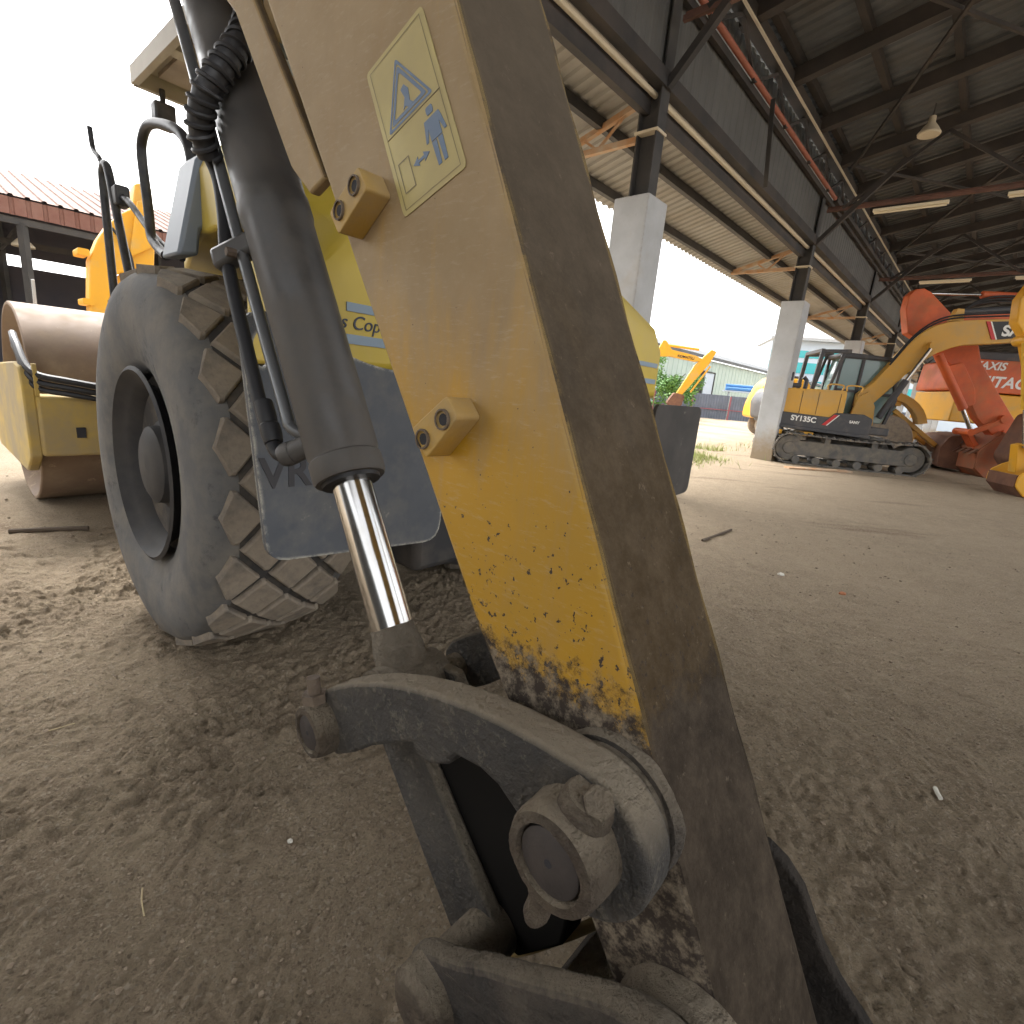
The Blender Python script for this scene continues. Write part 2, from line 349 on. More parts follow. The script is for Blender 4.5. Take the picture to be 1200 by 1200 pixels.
# the sheets facing the yard side are paler just under the eave gutter
for k, t in enumerate([-3.55, -2.65, -1.7, -0.7, 0.3, 1.3, 2.4, 3.6, 5.0]):
    MB().bar(W(S0, t, roofz(t)-0.075), W(S1, t, roofz(t)-0.075), 0.10, 0.13).build('purlin', 'roof_steel', SH)
raf = None; s = 6.4-CS*2
while s < S1:
    if raf is None:
        raf = MB().bar(W(s, -3.85, roofz(-3.85)-0.24), W(s, RG, roofz(RG)-0.24), 0.16, 0.22).build('rafter', 'roof_steel', SH); rs0 = s
    else:
        o = clone(raf); o.location = tuple(SD*(s-rs0))
    s += CS/4
# truss ties, posts and webs at each column line
for c in cols:
    tr = MB().bar(W(c, -3.7, 5.55), W(c, 5.0, 5.55), 0.05, 0.06).bar(W(c+0.05, -3.7, 5.62), W(c+0.05, 5.0, 5.62), 0.05, 0.03).build('tie_beam', 'rusty_tie', SH)
    t = -3.4; k = 0
    while t < 3.5:
        t2 = t+1.55; z2 = roofz(t2)-0.36
        MB().bar(W(c, t, 5.56) if k % 2 == 0 else W(c, t, roofz(t)-0.36), W(c, t2, z2) if k % 2 == 0 else W(c, t2, 5.56), 0.06, 0.06).build('web_member', 'roof_steel', tr)
        t = t2; k += 1
# diagonal wind bracing under the sheets
for c in cols[:-1]:
    for t0, t1 in ((-3.4, 0.3), (0.3, 4.0)):
        MB().bar(W(c, t0, roofz(t0)-0.4), W(c+CS, t1, roofz(t1)-0.4), 0.05, 0.05).build('wind_brace', 'roof_steel', SH)
        MB().bar(W(c, t1, roofz(t1)-0.46), W(c+CS, t0, roofz(t0)-0.46), 0.05, 0.05).build('wind_brace', 'roof_steel', SH)
# eave: long girder, red gutter pipe, lattice, dark sheeted fascia, lower beam
MB().bar(W(S0, -3.68, 6.42), W(S1, -3.68, 6.42), 0.16, 0.22).build('eave_girder', 'roof_steel', SH)
MB().bar(W(S0, -3.585, 6.325), W(S1, -3.585, 6.325), 0.03, 0.03).build('conduit', 'lamp_dusty', SH)
MB().tube([W(S0, -3.72, 5.95), W(14.2, -3.72, 5.95)], 0.042, 12).build('drain_pipe', 'red_pipe', SH, smooth=True); MB().bar(W(14.25, -3.72, 5.95), W(S1, -3.72, 5.95), .09, .1).build('eave_rail', 'roof_steel', SH)
s = S0+0.4; k = 0
while s < 46:
    for p, q in ((W(s, -3.72, 5.9), W(s+0.8, -3.68, 6.33)), (W(s+0.8, -3.68, 6.33), W(s+1.6, -3.72, 5.9))): MB().bar(p, q, 0.045, 0.045).build('lattice_member', 'roof_steel', SH)
    s += 1.6
corr = MB(); ss = []; s = S0
while s < S1: ss += [(s, 0), (s+.09, 0), (s+.115, .025), (s+.2, .025)]; s += .225
n = len(ss); corr.add([W(a, -3.86-d*.4, 5.05) for a, d in ss]+[W(a, -3.86-d*.4, 5.9) for a, d in ss], [(i, i+1, n+i+1, n+i) for i in range(n-1)])
corr.build('fascia_sheeting', 'fascia_sheet', SH)
MB().bar(W(S0, -3.8, 5.87), W(S1, -3.8, 5.87), 0.07, 0.1).build('fascia_rail', 'roof_steel', SH)
MB().bar(W(S0, -3.84, 4.96), W(S1, -3.84, 4.96), 0.14, 0.17).build('eave_beam', 'roof_steel', SH)
MB().bar(W(S0, -4.03, 4.74), W(S1, -4.03, 4.74), 0.10, 0.2).build('eave_beam', 'roof_steel', SH)
MB().tube([W(S0, -3.93, 4.83), W(S1, -3.93, 4.83)], 0.035, 8).build('conduit', 'lamp_dusty', SH, smooth=True)
pv = MB(); pv.add([W(a, -4.0-d, 5.9) for a, d in ss]+[W(a, -4.0-d, 6.62) for a, d in ss], [(i, i+1, n+i+1, n+i) for i in range(n-1)]); pv.build('upper_sheeting', 'pale_sheet', SH)
# canopy beyond the columns
cz = lambda t: 5.02+0.27*(t+3.94)
corrugate(S0, S1, -3.98, cz(-3.98), -5.95, cz(-5.95), 0.19, 0.03).build('canopy_sheeting', 'canopy_sheet', SH)
for t in (-4.75, -5.6): MB().bar(W(S0, t, cz(t)-0.07), W(S1, t, cz(t)-0.07), 0.09, 0.13).build('canopy_purlin', 'steel_dark', SH)
for c in cols:
    MB().bar(W(c+.05, -4.1, 4.42), W(c+.05, -5.6, 4.42), 0.07, 0.07).bar(W(c+.05, -4.1, 4.86), W(c+.05, -5.6, 4.44), 0.07, 0.07).bar(W(c+.05, -4.75, 4.44), W(c+.05, -4.3, 4.83), 0.03, 0.03).bar(W(c+.05, -4.78, 4.44), W(c+.05, -5.05, 4.62), 0.03, 0.03).build('canopy_bracket', 'rusty_angle', SH)
    co = MB().prism(rounded([(-.25, -.25), (.25, -.25), (.25, .25), (-.25, .25)], 0.025, 2), W(c, TC, 0), SD, ST, Z, -0.1, 3.66).build('column', 'concrete', SH)
    po = MB()
    po.box(W(c, TC, 4.75), 0.025, 0.26, 2.2, SD, ST).box(W(c, TC-.13, 4.75), 0.2, 0.02, 2.2, SD, ST).box(W(c, TC+.13, 4.75), 0.2, 0.02, 2.2, SD, ST)
    po.build('steel_post', 'steel_dark', co)
    MB().box(W(c, TC, 4.42), 0.24, 0.32, 0.03, SD, ST).build('post_strap', 'lamp_dusty', co)
    MB().bar(W(c, TC+.15, 4.9), W(c+0.02, TC+1.5, 6.35), 0.09, 0.09).build('knee_brace', 'roof_steel', co)
MB().bar(W(9.6, -3.6, 4.75), W(9.3, -3.62, 5.9), 0.07, 0.015).build('hanging_strap', 'steel_dark', SH)
for c in cols: MB().prism([(-.25, -.25), (.25, -.25), (.25, .25), (-.25, .25)], W(c, RG-.4, 0), SD, ST, Z, -.1, 7.95).build('column', 'concrete', SH)
MB().box(W(-7.6, .5, 2.1), .12, 9.0, 4.2, SD, ST).build('gable_wall', 'fascia_sheet', SH)  # added unseen wall behind the camera, darkens the ground at lower left
# lamps
def tube_lamp(s, t, z, label):
    o = thing('tube_lamp', label, 'lamp', W(s, t, z+.06), 'unlit tube lamps hung under the tie beams')
    MB().box(W(s, t, z+.03), 0.1, 1.25, 0.05, SD, ST).build('housing', 'lamp_white', o); MB().tube([W(s, t-.6, z-.02), W(s, t+.6, z-.02)], 0.018, 8).build('tube', 'lamp_white', o, smooth=True)
tube_lamp(13.75, -2.2, 5.42, 'unlit pale tube lamp on nearest tie beam above excavators')
tube_lamp(13.75, -0.1, 5.42, 'unlit tube lamp at the photo edge on nearest tie beam')
tube_lamp(21.05, -2.0, 5.42, 'unlit tube lamp on second tie beam, left of the pair')
tube_lamp(21.05, 0.2, 5.42, 'unlit tube lamp on second tie beam, right of the pair')
hl = thing('bay_lamp', 'single beige bell-shaped bay lamp hanging below the dark rafters', 'lamp', W(12.6, -2.0, 6.6))
MB().lathe(W(12.6, -2.0, 6.25), Z, [(0, .17), (.03, .18), (.12, .12), (.2, .06), (.3, .05), (.32, 0)], 20).build('shade', 'lamp_dusty', hl, smooth=True)
MB().cyl(W(12.6, -2.0, 6.5), W(12.6, -2.0, 6.75), .012, 8).build('stem', 'steel_dark', hl)
# ------------------------------------------------------------------ red-roofed shed across the yard
RS = thing('red_roof_shed', 'long open shed with red corrugated roof behind the drum', 'shed', W(0, -28, 0))
rz = lambda t: 5.55+0.29*(-24-t)
ss = []; s = -34.0
while s < 13: ss += [(s, 0), (s+.13, 0), (s+.16, .05), (s+.24, .05), (s+.27, 0)]; s += .4
n = len(ss); mbr = MB(); mbr.add([W(a, -24, rz(-24)+d) for a, d in ss]+[W(a, -32, rz(-32)+d) for a, d in ss], [(i, i+1, n+i+1, n+i) for i in range(n-1)]); mbr.build('roof_sheeting', 'red_roof', RS)
mbr = MB(); mbr.add([W(a, -24.02-d, 5.0) for a, d in ss]+[W(a, -24.02-d, 5.5) for a, d in ss], [(i, i+1, n+i+1, n+i) for i in range(n-1)]); mbr.build('fascia_sheeting', 'red_fascia', RS)
MB().box(W(-10.5, -32, 2.1), 47, .12, 4.2, SD, ST).build('back_wall', 'dark_wall', RS)
MB().box(W(-10.5, -32.05, 6.25), 47, .12, 3.2, SD, ST).build('upper_wall', 'dark_wall', RS)
MB().bar(W(-34, -24.2, 4.85), W(13, -24.2, 4.85), .15, .2).build('eave_beam', 'steel_dark', RS)
MB().bar(W(-34, -27.5, 4.6), W(13, -27.5, 4.6), .12, .2).build('beam', 'steel_dark', RS)
for s in (-28, -22, -16, -10, -4, 2.4, 8, 12.8):
    MB().bar(W(s, -24.2, 0), W(s, -24.2, 4.8), .2, .2).build('post', 'steel_dark', RS); MB().bar(W(s, -31.8, 0), W(s, -31.8, 7), .2, .2).build('post', 'steel_dark', RS)
    MB().bar(W(s, -24.2, 4.8), W(s, -31.8, 4.8), .1, .14).build('tie_beam', 'steel_dark', RS)
hl = thing('bay_lamp', 'dim bell lamp hanging under the red roof at left', 'lamp', W(2.45, -25, 4.8))
MB().lathe(W(2.45, -25, 4.2), Z, [(0, .3), (.06, .3), (.22, .16), (.3, .09), (.7, .09)], 16).build('shade', 'lamp_dusty', hl, smooth=True)

# ------------------------------------------------------------------ pale green shed, fence, tree, tower
GS = thing('pale_shed', 'pale green metal shed with dark roof edge beyond the fence', 'shed', W(70, -24, 0))
ss = []; s = 26.0
while s < 120: ss += [(s, 0), (s+.3, 0), (s+.34, .05), (s+.6, .05), (s+.64, 0)]; s += .9
n = len(ss); g = MB(); g.add([W(a, -20.5+d, 0) for a, d in ss]+[W(a, -20.5+d, 5.0) for a, d in ss], [(i, i+1, n+i+1, n+i) for i in range(n-1)]); g.build('wall', 'green_wall', GS)
MB().prism([(-20.1, 5.02), (-20.1, 5.3), (-28, 7.3), (-28, 7.0)], W(0, 0, 0), ST, Z, SD, 25.5, 120).build('roof', 'roof_sheet', GS)
MB().prism([(-20.4, 0), (-20.4, 5), (-28, 6.9), (-36, 5), (-36, 0)], W(0, 0, 0), ST, Z, SD, 25.8, 26).build('gable_wall', 'green_wall', GS)
dr = MB().box(W(46.8, -20.38, 2.25), 2.3, .06, 3.3, SD, ST).build('doorway', 'dark_open', GS); MB().box(W(49.2, -20.35, 2.25), 2.0, .05, 3.2, SD, ST).build('door_leaf', 'pale_cladding', GS)
MB().bar(W(50.3, -20.3, .6), W(50.3, -20.3, 3.95), .1, .1).bar(W(45.6, -20.3, 3.95), W(50.3, -20.3, 3.95), .1, .1).build('door_frame', 'steel_dark', GS)
FN = thing('sheet_fence', 'grey corrugated sheet fence with red posts across the yard', 'fence', W(44, -13, 0))
fa, fb = W(37.5, -19.6, 0), W(51, -5.5, 0); fl = np.linalg.norm(fb-fa); fd = (fb-fa)/fl; fn = np.cross(fd, Z)
k = 0; x = 0.0
while x < fl-1:
    pr = []; u = 0
    while u < 2.94: pr += [(u, 0), (u+.07, 0), (u+.1, .03), (u+.17, .03), (u+.2, 0)]; u += .21
    m_ = len(pr); p = MB(); p.add([fa+fd*(x+a)+fn*d+Z*0.02 for a, d in pr]+[fa+fd*(x+a)+fn*d+Z*1.85 for a, d in pr], [(i, i+1, m_+i+1, m_+i) for i in range(m_-1)]); p.build('panel', 'fence_grey', FN)
    MB().bar(fa+fd*x+fn*.09, fa+fd*x+fn*.09+Z*1.8, .1, .1).build('post', 'fence_red', FN)
    MB().bar(fa+fd*(x+.06)+fn*.08+Z*.75, fa+fd*(x+2.94)+fn*.08+Z*.75, .05, .06).build('rail', 'fence_red', FN)
    x += 3.0; k += 1
RK = thing('pipe_rack', 'blue pipes stacked on a pale rack behind the fence', 'rack', W(50, -15, 0))
rp = V3(17.6, 45.6, 0); rd = head(105)
for k in range(3): MB().bar(rp+rd*k*2.2, rp+rd*k*2.2+Z*2.3, .12, .12).build('leg', 'pale_cladding', RK)
MB().bar(rp-rd*.5+Z*2.32, rp+rd*5+Z*2.32, 1.2, .1).build('shelf', 'pale_cladding', RK)
for k in range(4): MB().tube([rp-rd*.3+Z*(2.52+.26*(k//3))+np.cross(rd, Z)*(.3*(k % 3)-.3), rp+rd*4.8+Z*(2.52+.26*(k//3))+np.cross(rd, Z)*(.3*(k % 3)-.3)], .14, 10).build('pipe', 'blue_pipe', RK, smooth=True)
TW = thing('office_building', 'pale blue office block with teal window bands far behind the column', 'building', V3(58, 96, 0))
to, tu, tv = V3(43, 96, 0), head(104), head(14)
MB().prism([(0, 0), (34, 0), (34, 14), (0, 14)], to, tu, tv, Z, 0, 13).build('wall', 'pale_cladding', TW)
for z0, z1 in ((5.2, 6.4), (7.6, 9.4), (10.2, 11.4)):
    for k in range(11): MB().box(to+tu*(1.6+k*3.05)-tv*.06+Z*(z0+z1)/2, 2.9, .1, z1-z0, tu, tv).build('window', 'glass_teal', TW)
MB().box(to+tu*17+tv*6-Z*-13.2, 35, 15, .5, tu, tv).build('roof_edge', 'concrete', TW)
# tree
TR = thing('broadleaf_tree', 'bushy bright green tree behind the far yellow arm', 'tree', V3(9.9, 35.6, 0))
tb = V3(9.9, 35.6, 0); trk = MB().tube([tb, tb+V3(.1, 0, .9), tb+V3(-.1, .1, 1.9), tb+V3(.1, 0, 2.8)], [.16, .12, .09, .04], 8)
for k in range(7):
    a = k*.9; trk.tube([tb+Z*(.9+.2*k), tb+V3(.9*math.cos(a), .9*math.sin(a), 1.4+.25*k)], [.06, .02], 6)
trk.build('trunk', 'bark', TR, smooth=True)
lf = MB()
cl = [(V3(random.gauss(0, .75), random.gauss(0, .75), 1.75+random.gauss(0, .62)), random.uniform(.35, .6)) for _ in range(26)]
for i in range(3600):
    c, r = random.choice(cl); d = V3(random.gauss(0, 1), random.gauss(0, 1), random.gauss(0, 1)); d /= np.linalg.norm(d); p = tb+c+d*r*random.random()**.4
    if p[2] < .25: continue
    a = V3(random.gauss(0, 1), random.gauss(0, 1), random.gauss(0, .5)); a /= np.linalg.norm(a); b = np.cross(a, d); b /= max(np.linalg.norm(b), .01); sz = random.uniform(.07, .13)
    lf.add([p-a*sz, p+b*sz*.5, p+a*sz, p-b*sz*.5], [(0, 1, 2, 3)])
lf.build('crown', 'leaf', TR)
# grass along the edge of the yard
gr = MB()
for i in range(5200):
    s = random.uniform(9.5, 14.0) if random.random() < .75 else random.uniform(6, 30); t = -4.9+random.gauss(0, .38)-(.5 if random.random() < .3 else 0)
    if vnoise(np.array([s*1.3]), np.array([t*1.3]), 9)[0] < -.12: continue
    p = W(s, t, 0); p[2] = gz_at(p)-.01; h = random.uniform(.05, .2); d = V3(random.gauss(0, .5), random.gauss(0, .5), 1)*h; q = head(random.uniform(0, 360))*.008
    gr.add([p-q, p+q, p+d*.6+q*.6, p+d], [(0, 1, 2, 3)])
tag(gr.build('grass_strip', 'grass'), 'strip of short yellowish grass at the edge of the shed floor', 'grass', kind='stuff')
# ------------------------------------------------------------------ road roller
mat('tyre_side', (0.105, 0.105, 0.105), 0.85, var=(0.145, 0.142, 0.137), vscale=5, dust=(0.21, 0.19, 0.16), dscale=7, damt=0.45, chip=(0.055, 0.055, 0.058), cscale=4, camt=0.42, bump=0.25, bscale=30)
mat('tyre_tread', (0.12, 0.11, 0.10), 0.9, var=(0.20, 0.165, 0.13), vscale=6, dust=(0.30, 0.25, 0.19), dscale=14, damt=0.8, bump=0.35, bscale=60)
mat('tyre_groove', (0.05, 0.047, 0.045), 0.95, dust=(0.17, 0.14, 0.105), dscale=5, damt=0.4)
mat('rim_grey', (0.022, 0.022, 0.025), 0.65, var=(0.04, 0.038, 0.038), vscale=6, dust=(0.075, 0.068, 0.06), dscale=5, damt=0.35)
mat('roller_yellow', (0.55, 0.41, 0.05), 0.45, var=(0.50, 0.37, 0.06), vscale=2, dust=(0.55, 0.44, 0.2), dscale=2, damt=0.3)
mat('frame_yellow', (0.52, 0.35, 0.05), 0.6, var=(0.43, 0.30, 0.08), vscale=4, dust=(0.30, 0.25, 0.17), dscale=3, damt=0.7, chip=(0.16, 0.10, 0.07), cscale=14, camt=0.33)
mat('plate_grey', (0.072, 0.08, 0.094), 0.55, var=(0.095, 0.102, 0.115), vscale=6, chip=(0.46, 0.44, 0.36), cscale=9, camt=0.345, dust=(0.17, 0.16, 0.145), dscale=9, damt=0.3, edge=(0.50, 0.48, 0.40), er=.014)
mat('plate_muddy', (0.04, 0.037, 0.035), 0.7, var=(0.06, 0.054, 0.05), vscale=6, chip=(0.22, 0.20, 0.17), cscale=10, camt=0.36)
mat('hood_grey', (0.20, 0.23, 0.27), 0.5, var=(0.17, 0.20, 0.235), vscale=3)
mat('stripe_blue', (0.22, 0.29, 0.36), 0.5)
mat('print_dark', (0.05, 0.06, 0.08), 0.6); mat('print_faded', (0.05, 0.048, 0.052), 0.7)
mat('black_paint', (0.022, 0.022, 0.025), 0.45, dust=(0.12, 0.11, 0.1), dscale=6, damt=0.3)
mat('rubber_black', (0.018, 0.018, 0.02), 0.5)
mat('drum_steel', (0.25, 0.175, 0.12), 0.65, metal=0.1, var=(0.17, 0.115, 0.08), vscale=2.5, dust=(0.34, 0.26, 0.18), dscale=5, damt=0.4, chip=(0.4, 0.31, 0.22), cscale=6, camt=0.38)
mat('canopy_tan', (0.42, 0.38, 0.31), 0.6, var=(0.35, 0.31, 0.25), vscale=3); mat('canopy_under', (0.22, 0.18, 0.15), 0.7, var=(0.36, 0.30, 0.24), vscale=2.5)
mat('chassis', (0.03, 0.03, 0.032), 0.8, dust=(0.1, 0.085, 0.07), dscale=4, damt=0.4)
mat('tail_red', (0.6, 0.04, 0.03), 0.3); mat('clear_lens', (0.6, 0.62, 0.62), 0.2)
RL = thing('road_roller', 'yellow single-drum road roller with big diamond-tread rear tyres', 'road roller', RP(1.5, 0, 0))
TH = [(.09, .37), (.05, .385), (.015, .43), (-.005, .52), (-.012, .60), (-.006, .67), (.010, .722), (.036, .747), (.09, .762), (.17, .768), (.29, .77)]
prof = TH+[(.58-x, r) for x, r in TH[::-1][1:]]
WZ = .785
crown = lambda u: .770-.55*max(0, abs(u)-.08)**2
def lug_mesh(u0, name):
    mb = MB(); a, b = .094, .107; v = []
    for sc_, dr in ((1.02, -.03), (.98, .012), (.94, .020), (.86, .024)):
        for du, dc in ((-a, 0), (-a*.08, -b*.92), (a*.08, -b*.92), (a, 0), (a*.08, b*.92), (-a*.08, b*.92)):
            u = max(-.262, min(.262, u0+du*sc_)); c = dc*sc_; r = crown(u)+dr; th = c/.78
            v.append(RR*u+(RH*math.sin(th)+Z*math.cos(th))*r)
    f = [(k*6+i, k*6+(i+1) % 6, (k+1)*6+(i+1) % 6, (k+1)*6+i) for k in range(3) for i in range(6)]+[tuple(range(18, 24))]
    mb.add(v, f); return mb.mesh(name, 'tyre_tread')
lug_m = {u: lug_mesh(u, 'tread_block') for u in (-.22, -.11, 0., .11, .22)}
for sd_ in (-1, 1):
    c = RP(0, sd_*.79, WZ); o = V3(0, 0, 0)
    ty = MB().lathe(c-RR*.29, RR, prof, 72, True).build('tyre', 'tyre_side', RL, smooth=True)
    ty['label'] = 'dusty grey %s rear tyre with diamond tread' % ('left' if sd_ < 0 else 'right')
    gb = MB().lathe(c, RR, [(-.20, .765), (-.15, .769), (0, .774), (.15, .769), (.20, .765)], 72).build('tread_base', 'tyre_groove', ty, smooth=True)
    for j, u in enumerate(sorted(lug_m)):
        for k in range(20):
            b = bpy.data.objects.new('tread_block', lug_m[u]); col.objects.link(b); b.parent = ty
            ang = 2*math.pi*(k+.5*(j % 2))/20+.07
            b.matrix_basis = Matrix.Translation(Vector(c-wloc(RL))) @ Matrix.Rotation(ang, 4, Vector(RR))
    ax = RR*sd_; rm = MB().lathe(c+ax*.29, ax, [(-.005, .395), (.0, .40), (.008, .385), (-.02, .365), (-.035, .35), (-.045, .335), (-.10, .315), (-.125, .27), (-.115, .22), (-.105, .19), (-.11, .0)], 48, cap=False).build('rim', 'rim_grey', RL, smooth=True)
    MB().lathe(c+ax*.175, ax, [(0, .185), (.03, .185), (.04, .165), (.075, .16), (.09, .13), (.094, .06), (.10, 0)], 24).build('hub', 'rim_grey', rm, smooth=True)
    for k in range(10):
        th = 2*math.pi*k/10; p = c+ax*.17+(RH*math.cos(th)+Z*math.sin(th))*.235; MB().cyl(p, p+ax*.03, .014, 6).build('wheel_nut', 'rim_grey', rm)
# scraper plates behind the tyres, left one with an oval hand hole
def plate(sg, name_label):
    out = rounded([(-1.135, .765), (-.575, .725), (-.56, 1.235), (-.86, 1.265), (-.97, 1.30), (-1.06, 1.365), (-1.185, 1.35)], [.05, .07, .03, .1, .1, .06, .05], 4)
    hole = [(-1.135+.022*math.cos(t), 1.275+.04*math.sin(t)) for t in np.linspace(0, 2*math.pi, 13)[:-1]]
    k = min(range(len(out)), key=lambda i: (out[i][0]+1.185)**2+(out[i][1]-1.35)**2)
    h0 = min(range(12), key=lambda i: (hole[i][0]-out[k][0])**2+(hole[i][1]-out[k][1])**2)
    hs_ = [hole[(h0-i) % 12] for i in range(13)]
    poly = out[:k+1]+hs_+[(out[k][0]-1e-4, out[k][1]-1e-4)]+out[k+1:]
    if sg > 0: poly = rounded([(1.49, .69), (.88, .66), (.88, 1.215), (1.49, 1.215)], .05, 4)
    p = MB().prism(poly, RP(0, 0, 0), RR, Z, RH, -1.295, -1.275).build('scraper_plate', 'plate_grey' if sg < 0 else 'plate_muddy', RL); p['label'] = name_label
    return p
pl = plate(-1, 'scratched grey plate behind the left tyre'); plate(1, 'grey plate end showing right of the near arm')
text_mesh('VRO', .105, RP(-1.2955, -1.15, .955), RR, Z, 'lettering', 'print_faded', pl, bold=.002)
for sg in (-1, 1): MB().bar(RP(-1.25, sg*.68, 1.1), RP(-.8, sg*.4, 1.15), .08, .1).build('plate_bracket', 'chassis', RL)
MB().box(RP(0, 0, .85), 2.0, .86, .75, RH, RR).build('chassis', 'chassis', RL, bevel=.03)
MB().cyl(RP(0, -.55, WZ), RP(0, .55, WZ), .17, 20).build('axle', 'chassis', RL, smooth=True)
MB().box(RP(-1.02, 0, 1.12), .12, 1.5, .22, RH, RR).build('rear_beam', 'chassis', RL, bevel=.02)
# hood, lofted
def section(f, hb, ht, zb, zt):
    h = [(-hb, zb), (-hb, zb+.55*(zt-zb)), (-hb+.25*(hb-ht), zb+.78*(zt-zb)), (-ht-.02, zt-.05), (-ht+.09, zt), (-ht*.4, zt+.02)]
    return [RP(f, l, z) for l, z in h]+[RP(f, -l, z) for l, z in h[::-1]]
secs = [section(-1.25, .92, .52, 1.26, 1.62), section(-1.22, .98, .58, 1.24, 1.68), section(-1.08, 1.0, .68, 1.24, 1.79), section(-.86, .99, .8, 1.24, 1.88)]
hb = MB(); n = 12; hb.add([p for s in secs for p in s], [(k*n+i, k*n+(i+1) % n, (k+1)*n+(i+1) % n, (k+1)*n+i) for k in range(3) for i in range(n)]+[tuple(range(n)), tuple(range(3*n, 4*n))])
hood = hb.build('hood', 'roller_yellow', RL, bevel=.012)
secs = [section(-.858, .985, .8, 1.64, 1.885), section(-.45, .96, .80, 1.64, 2.0), section(0, .85, .72, 1.64, 2.05), section(.55, .70, .58, 1.64, 2.1)]
hb = MB(); hb.add([p for s in secs for p in s], [(k*n+i, k*n+(i+1) % n, (k+1)*n+(i+1) % n, (k+1)*n+i) for k in range(3) for i in range(n)]+[tuple(range(n)), tuple(range(3*n, 4*n))])
hb.build('hood_top', 'roller_yellow', RL, bevel=.012)
for z0, z1 in ((1.395, 1.417), (1.314, 1.338)): MB().box(RP(-1.2515, 0, (z0+z1)/2), .004, 1.80, z1-z0, RH, RR).build('stripe', 'stripe_blue', hood)
text_mesh('Atlas Copco', .050, RP(-1.2515, -1.0, 1.352), RR, Z, 'lettering', 'print_dark', hood, shear=.25)
MB().prism([(-1.04, 1.56), (-1.03, 1.6), (-.97, 1.86), (-.95, 1.885), (-.80, 1.94), (-.84, 1.80), (-.92, 1.69), (-.965, 1.65), (-.975, 1.57)], RP(0, 0, 0), RR, Z, RH, -.47, -.30).build('side_panel', 'hood_grey', RL, bevel=.012)
MB().box(RP(-1.26, -.72, 1.262), .02, .04, .02, RH, RR).build('latch', 'rubber_black', hood)
# operator platform, posts, roof
MB().box(RP(1.1, 0, 1.2), 1.1, 1.4, .12, RH, RR).build('platform', 'chassis', RL); MB().box(RP(1.25, 0, 1.52), .5, .5, .5, RH, RR).build('seat', 'rubber_black', RL, bevel=.05)
for sg in (-1, 1): MB().bar(RP(.5, sg*.42, 1.3), RP(.5, sg*.42, 2.78), .09, .09, RH).build('roof_post', 'hood_grey', RL, bevel=.01)
cn = MB().prism(rounded([(-.15, -.6), (1.5, -.6), (1.5, .6), (-.15, .6)], .06), RP(0, 0, 0), RH, RR, Z, 2.80, 2.83).build('cab_roof', 'canopy_tan', RL)
for (a, b) in (((-.15, -.6), (1.5, -.6)), ((1.5, -.6), (1.5, .6)), ((1.5, .6), (-.15, .6)), ((-.15, .6), (-.15, -.6))):
    MB().bar(RP(a[0], a[1], 2.76), RP(b[0], b[1], 2.76), .035, .09).build('roof_rim', 'canopy_tan', cn)
MB().prism([(-.1, -.5), (1.42, -.5), (1.42, .5), (-.1, .5)], RP(0, 0, 0), RH, RR, Z, 2.775, 2.797).build('roof_lining', 'canopy_under', cn)
MB().bar(RP(.95, -.57, 2.755), RP(.95, .57, 2.755), .09, .045).build('roof_rib', 'canopy_tan', cn); MB().bar(RP(.5, -.57, 2.75), RP(.5, .57, 2.75), .12, .06).build('roof_rib', 'hood_grey', cn)
wl = MB().box(RP(1.47, -.47, 2.6), .09, .11, .13, RH, RR).build('work_lamp', 'black_paint', RL, bevel=.012); MB().cyl(RP(1.47, -.47, 2.66), RP(1.47, -.47, 2.74), .015, 8).build('stem', 'black_paint', wl); MB().cyl(RP(1.52, -.47, 2.6), RP(1.53, -.47, 2.6), .045, 14).build('lens', 'clear_lens', wl)
def rail(pts, r=.019, name='handrail', n=6): MB().tube(smooth_path([RP(*p) for p in pts], n), r, 10).build(name, 'black_paint', RL, smooth=True)
rail([(.02, -.93, 1.62), (.14, -.92, 1.66), (.26, -.91, 1.72), (.31, -.90, 1.84), (.345, -.9, 2.03), (.32, -.9, 2.10), (.22, -.9, 2.13), (.02, -.9, 2.085), (-.14, -.9, 2.02), (-.22, -.9, 1.93), (-.22, -.9, 1.78)])
rail([(.97, -.9, 1.36), (.98, -.9, 1.5), (.99, -.9, 1.8), (1.0, -.9, 2.05), (.97, -.9, 2.105), (.92, -.9, 2.11), (.87, -.9, 2.05), (.78, -.9, 1.83), (.66, -.9, 1.55), (.6, -.9, 1.36)])
rail([(.97, -.9, 2.1), (1.03, -.9, 2.16), (1.13, -.9, 2.22), (1.16, -.9, 2.32)], .012, 'mirror_stalk')
rail([(.95, -.88, 1.98), (.7, -.88, 1.93), (.3, -.88, 1.72), (.0, -.88, 1.62)], .014)
MB().box(RP(.80, -.88, 1.955), .10, .06, .09, RH, RR).build('rail_clamp', 'black_paint', RL, bevel=.01)
# drum and its frame
dr = MB().lathe(RP(3.1, -1.11, .755), RR, [(.12, .0), (.12, .66), (.0, .735), (.0, .752), (.008, .76), (2.1, .76), (2.108, .752), (2.108, .735), (1.98, .66), (1.98, 0)], 72).build('drum', 'drum_steel', RL, smooth=True)
MB().prism(rounded([(2.04, .50), (2.3, .36), (3.75, .34), (4.05, .5), (4.05, .95), (3.3, 1.05), (2.3, 1.1), (2.1, 1.08), (2.04, .95)], .02, 2), RP(0, 0, 0), RH, Z, RR, -1.2, -1.135).build('side_frame', 'frame_yellow', RL, bevel=.012)
MB().prism(rounded([(2.04, .42), (2.2, .28), (3.9, .28), (4.05, .5), (4.05, .95), (3.3, 1.05), (2.3, 1.1), (2.04, .95)], .06, 3), RP(0, 0, 0), RH, Z, RR, 1.08, 1.15).build('side_frame', 'frame_yellow', RL, bevel=.012)
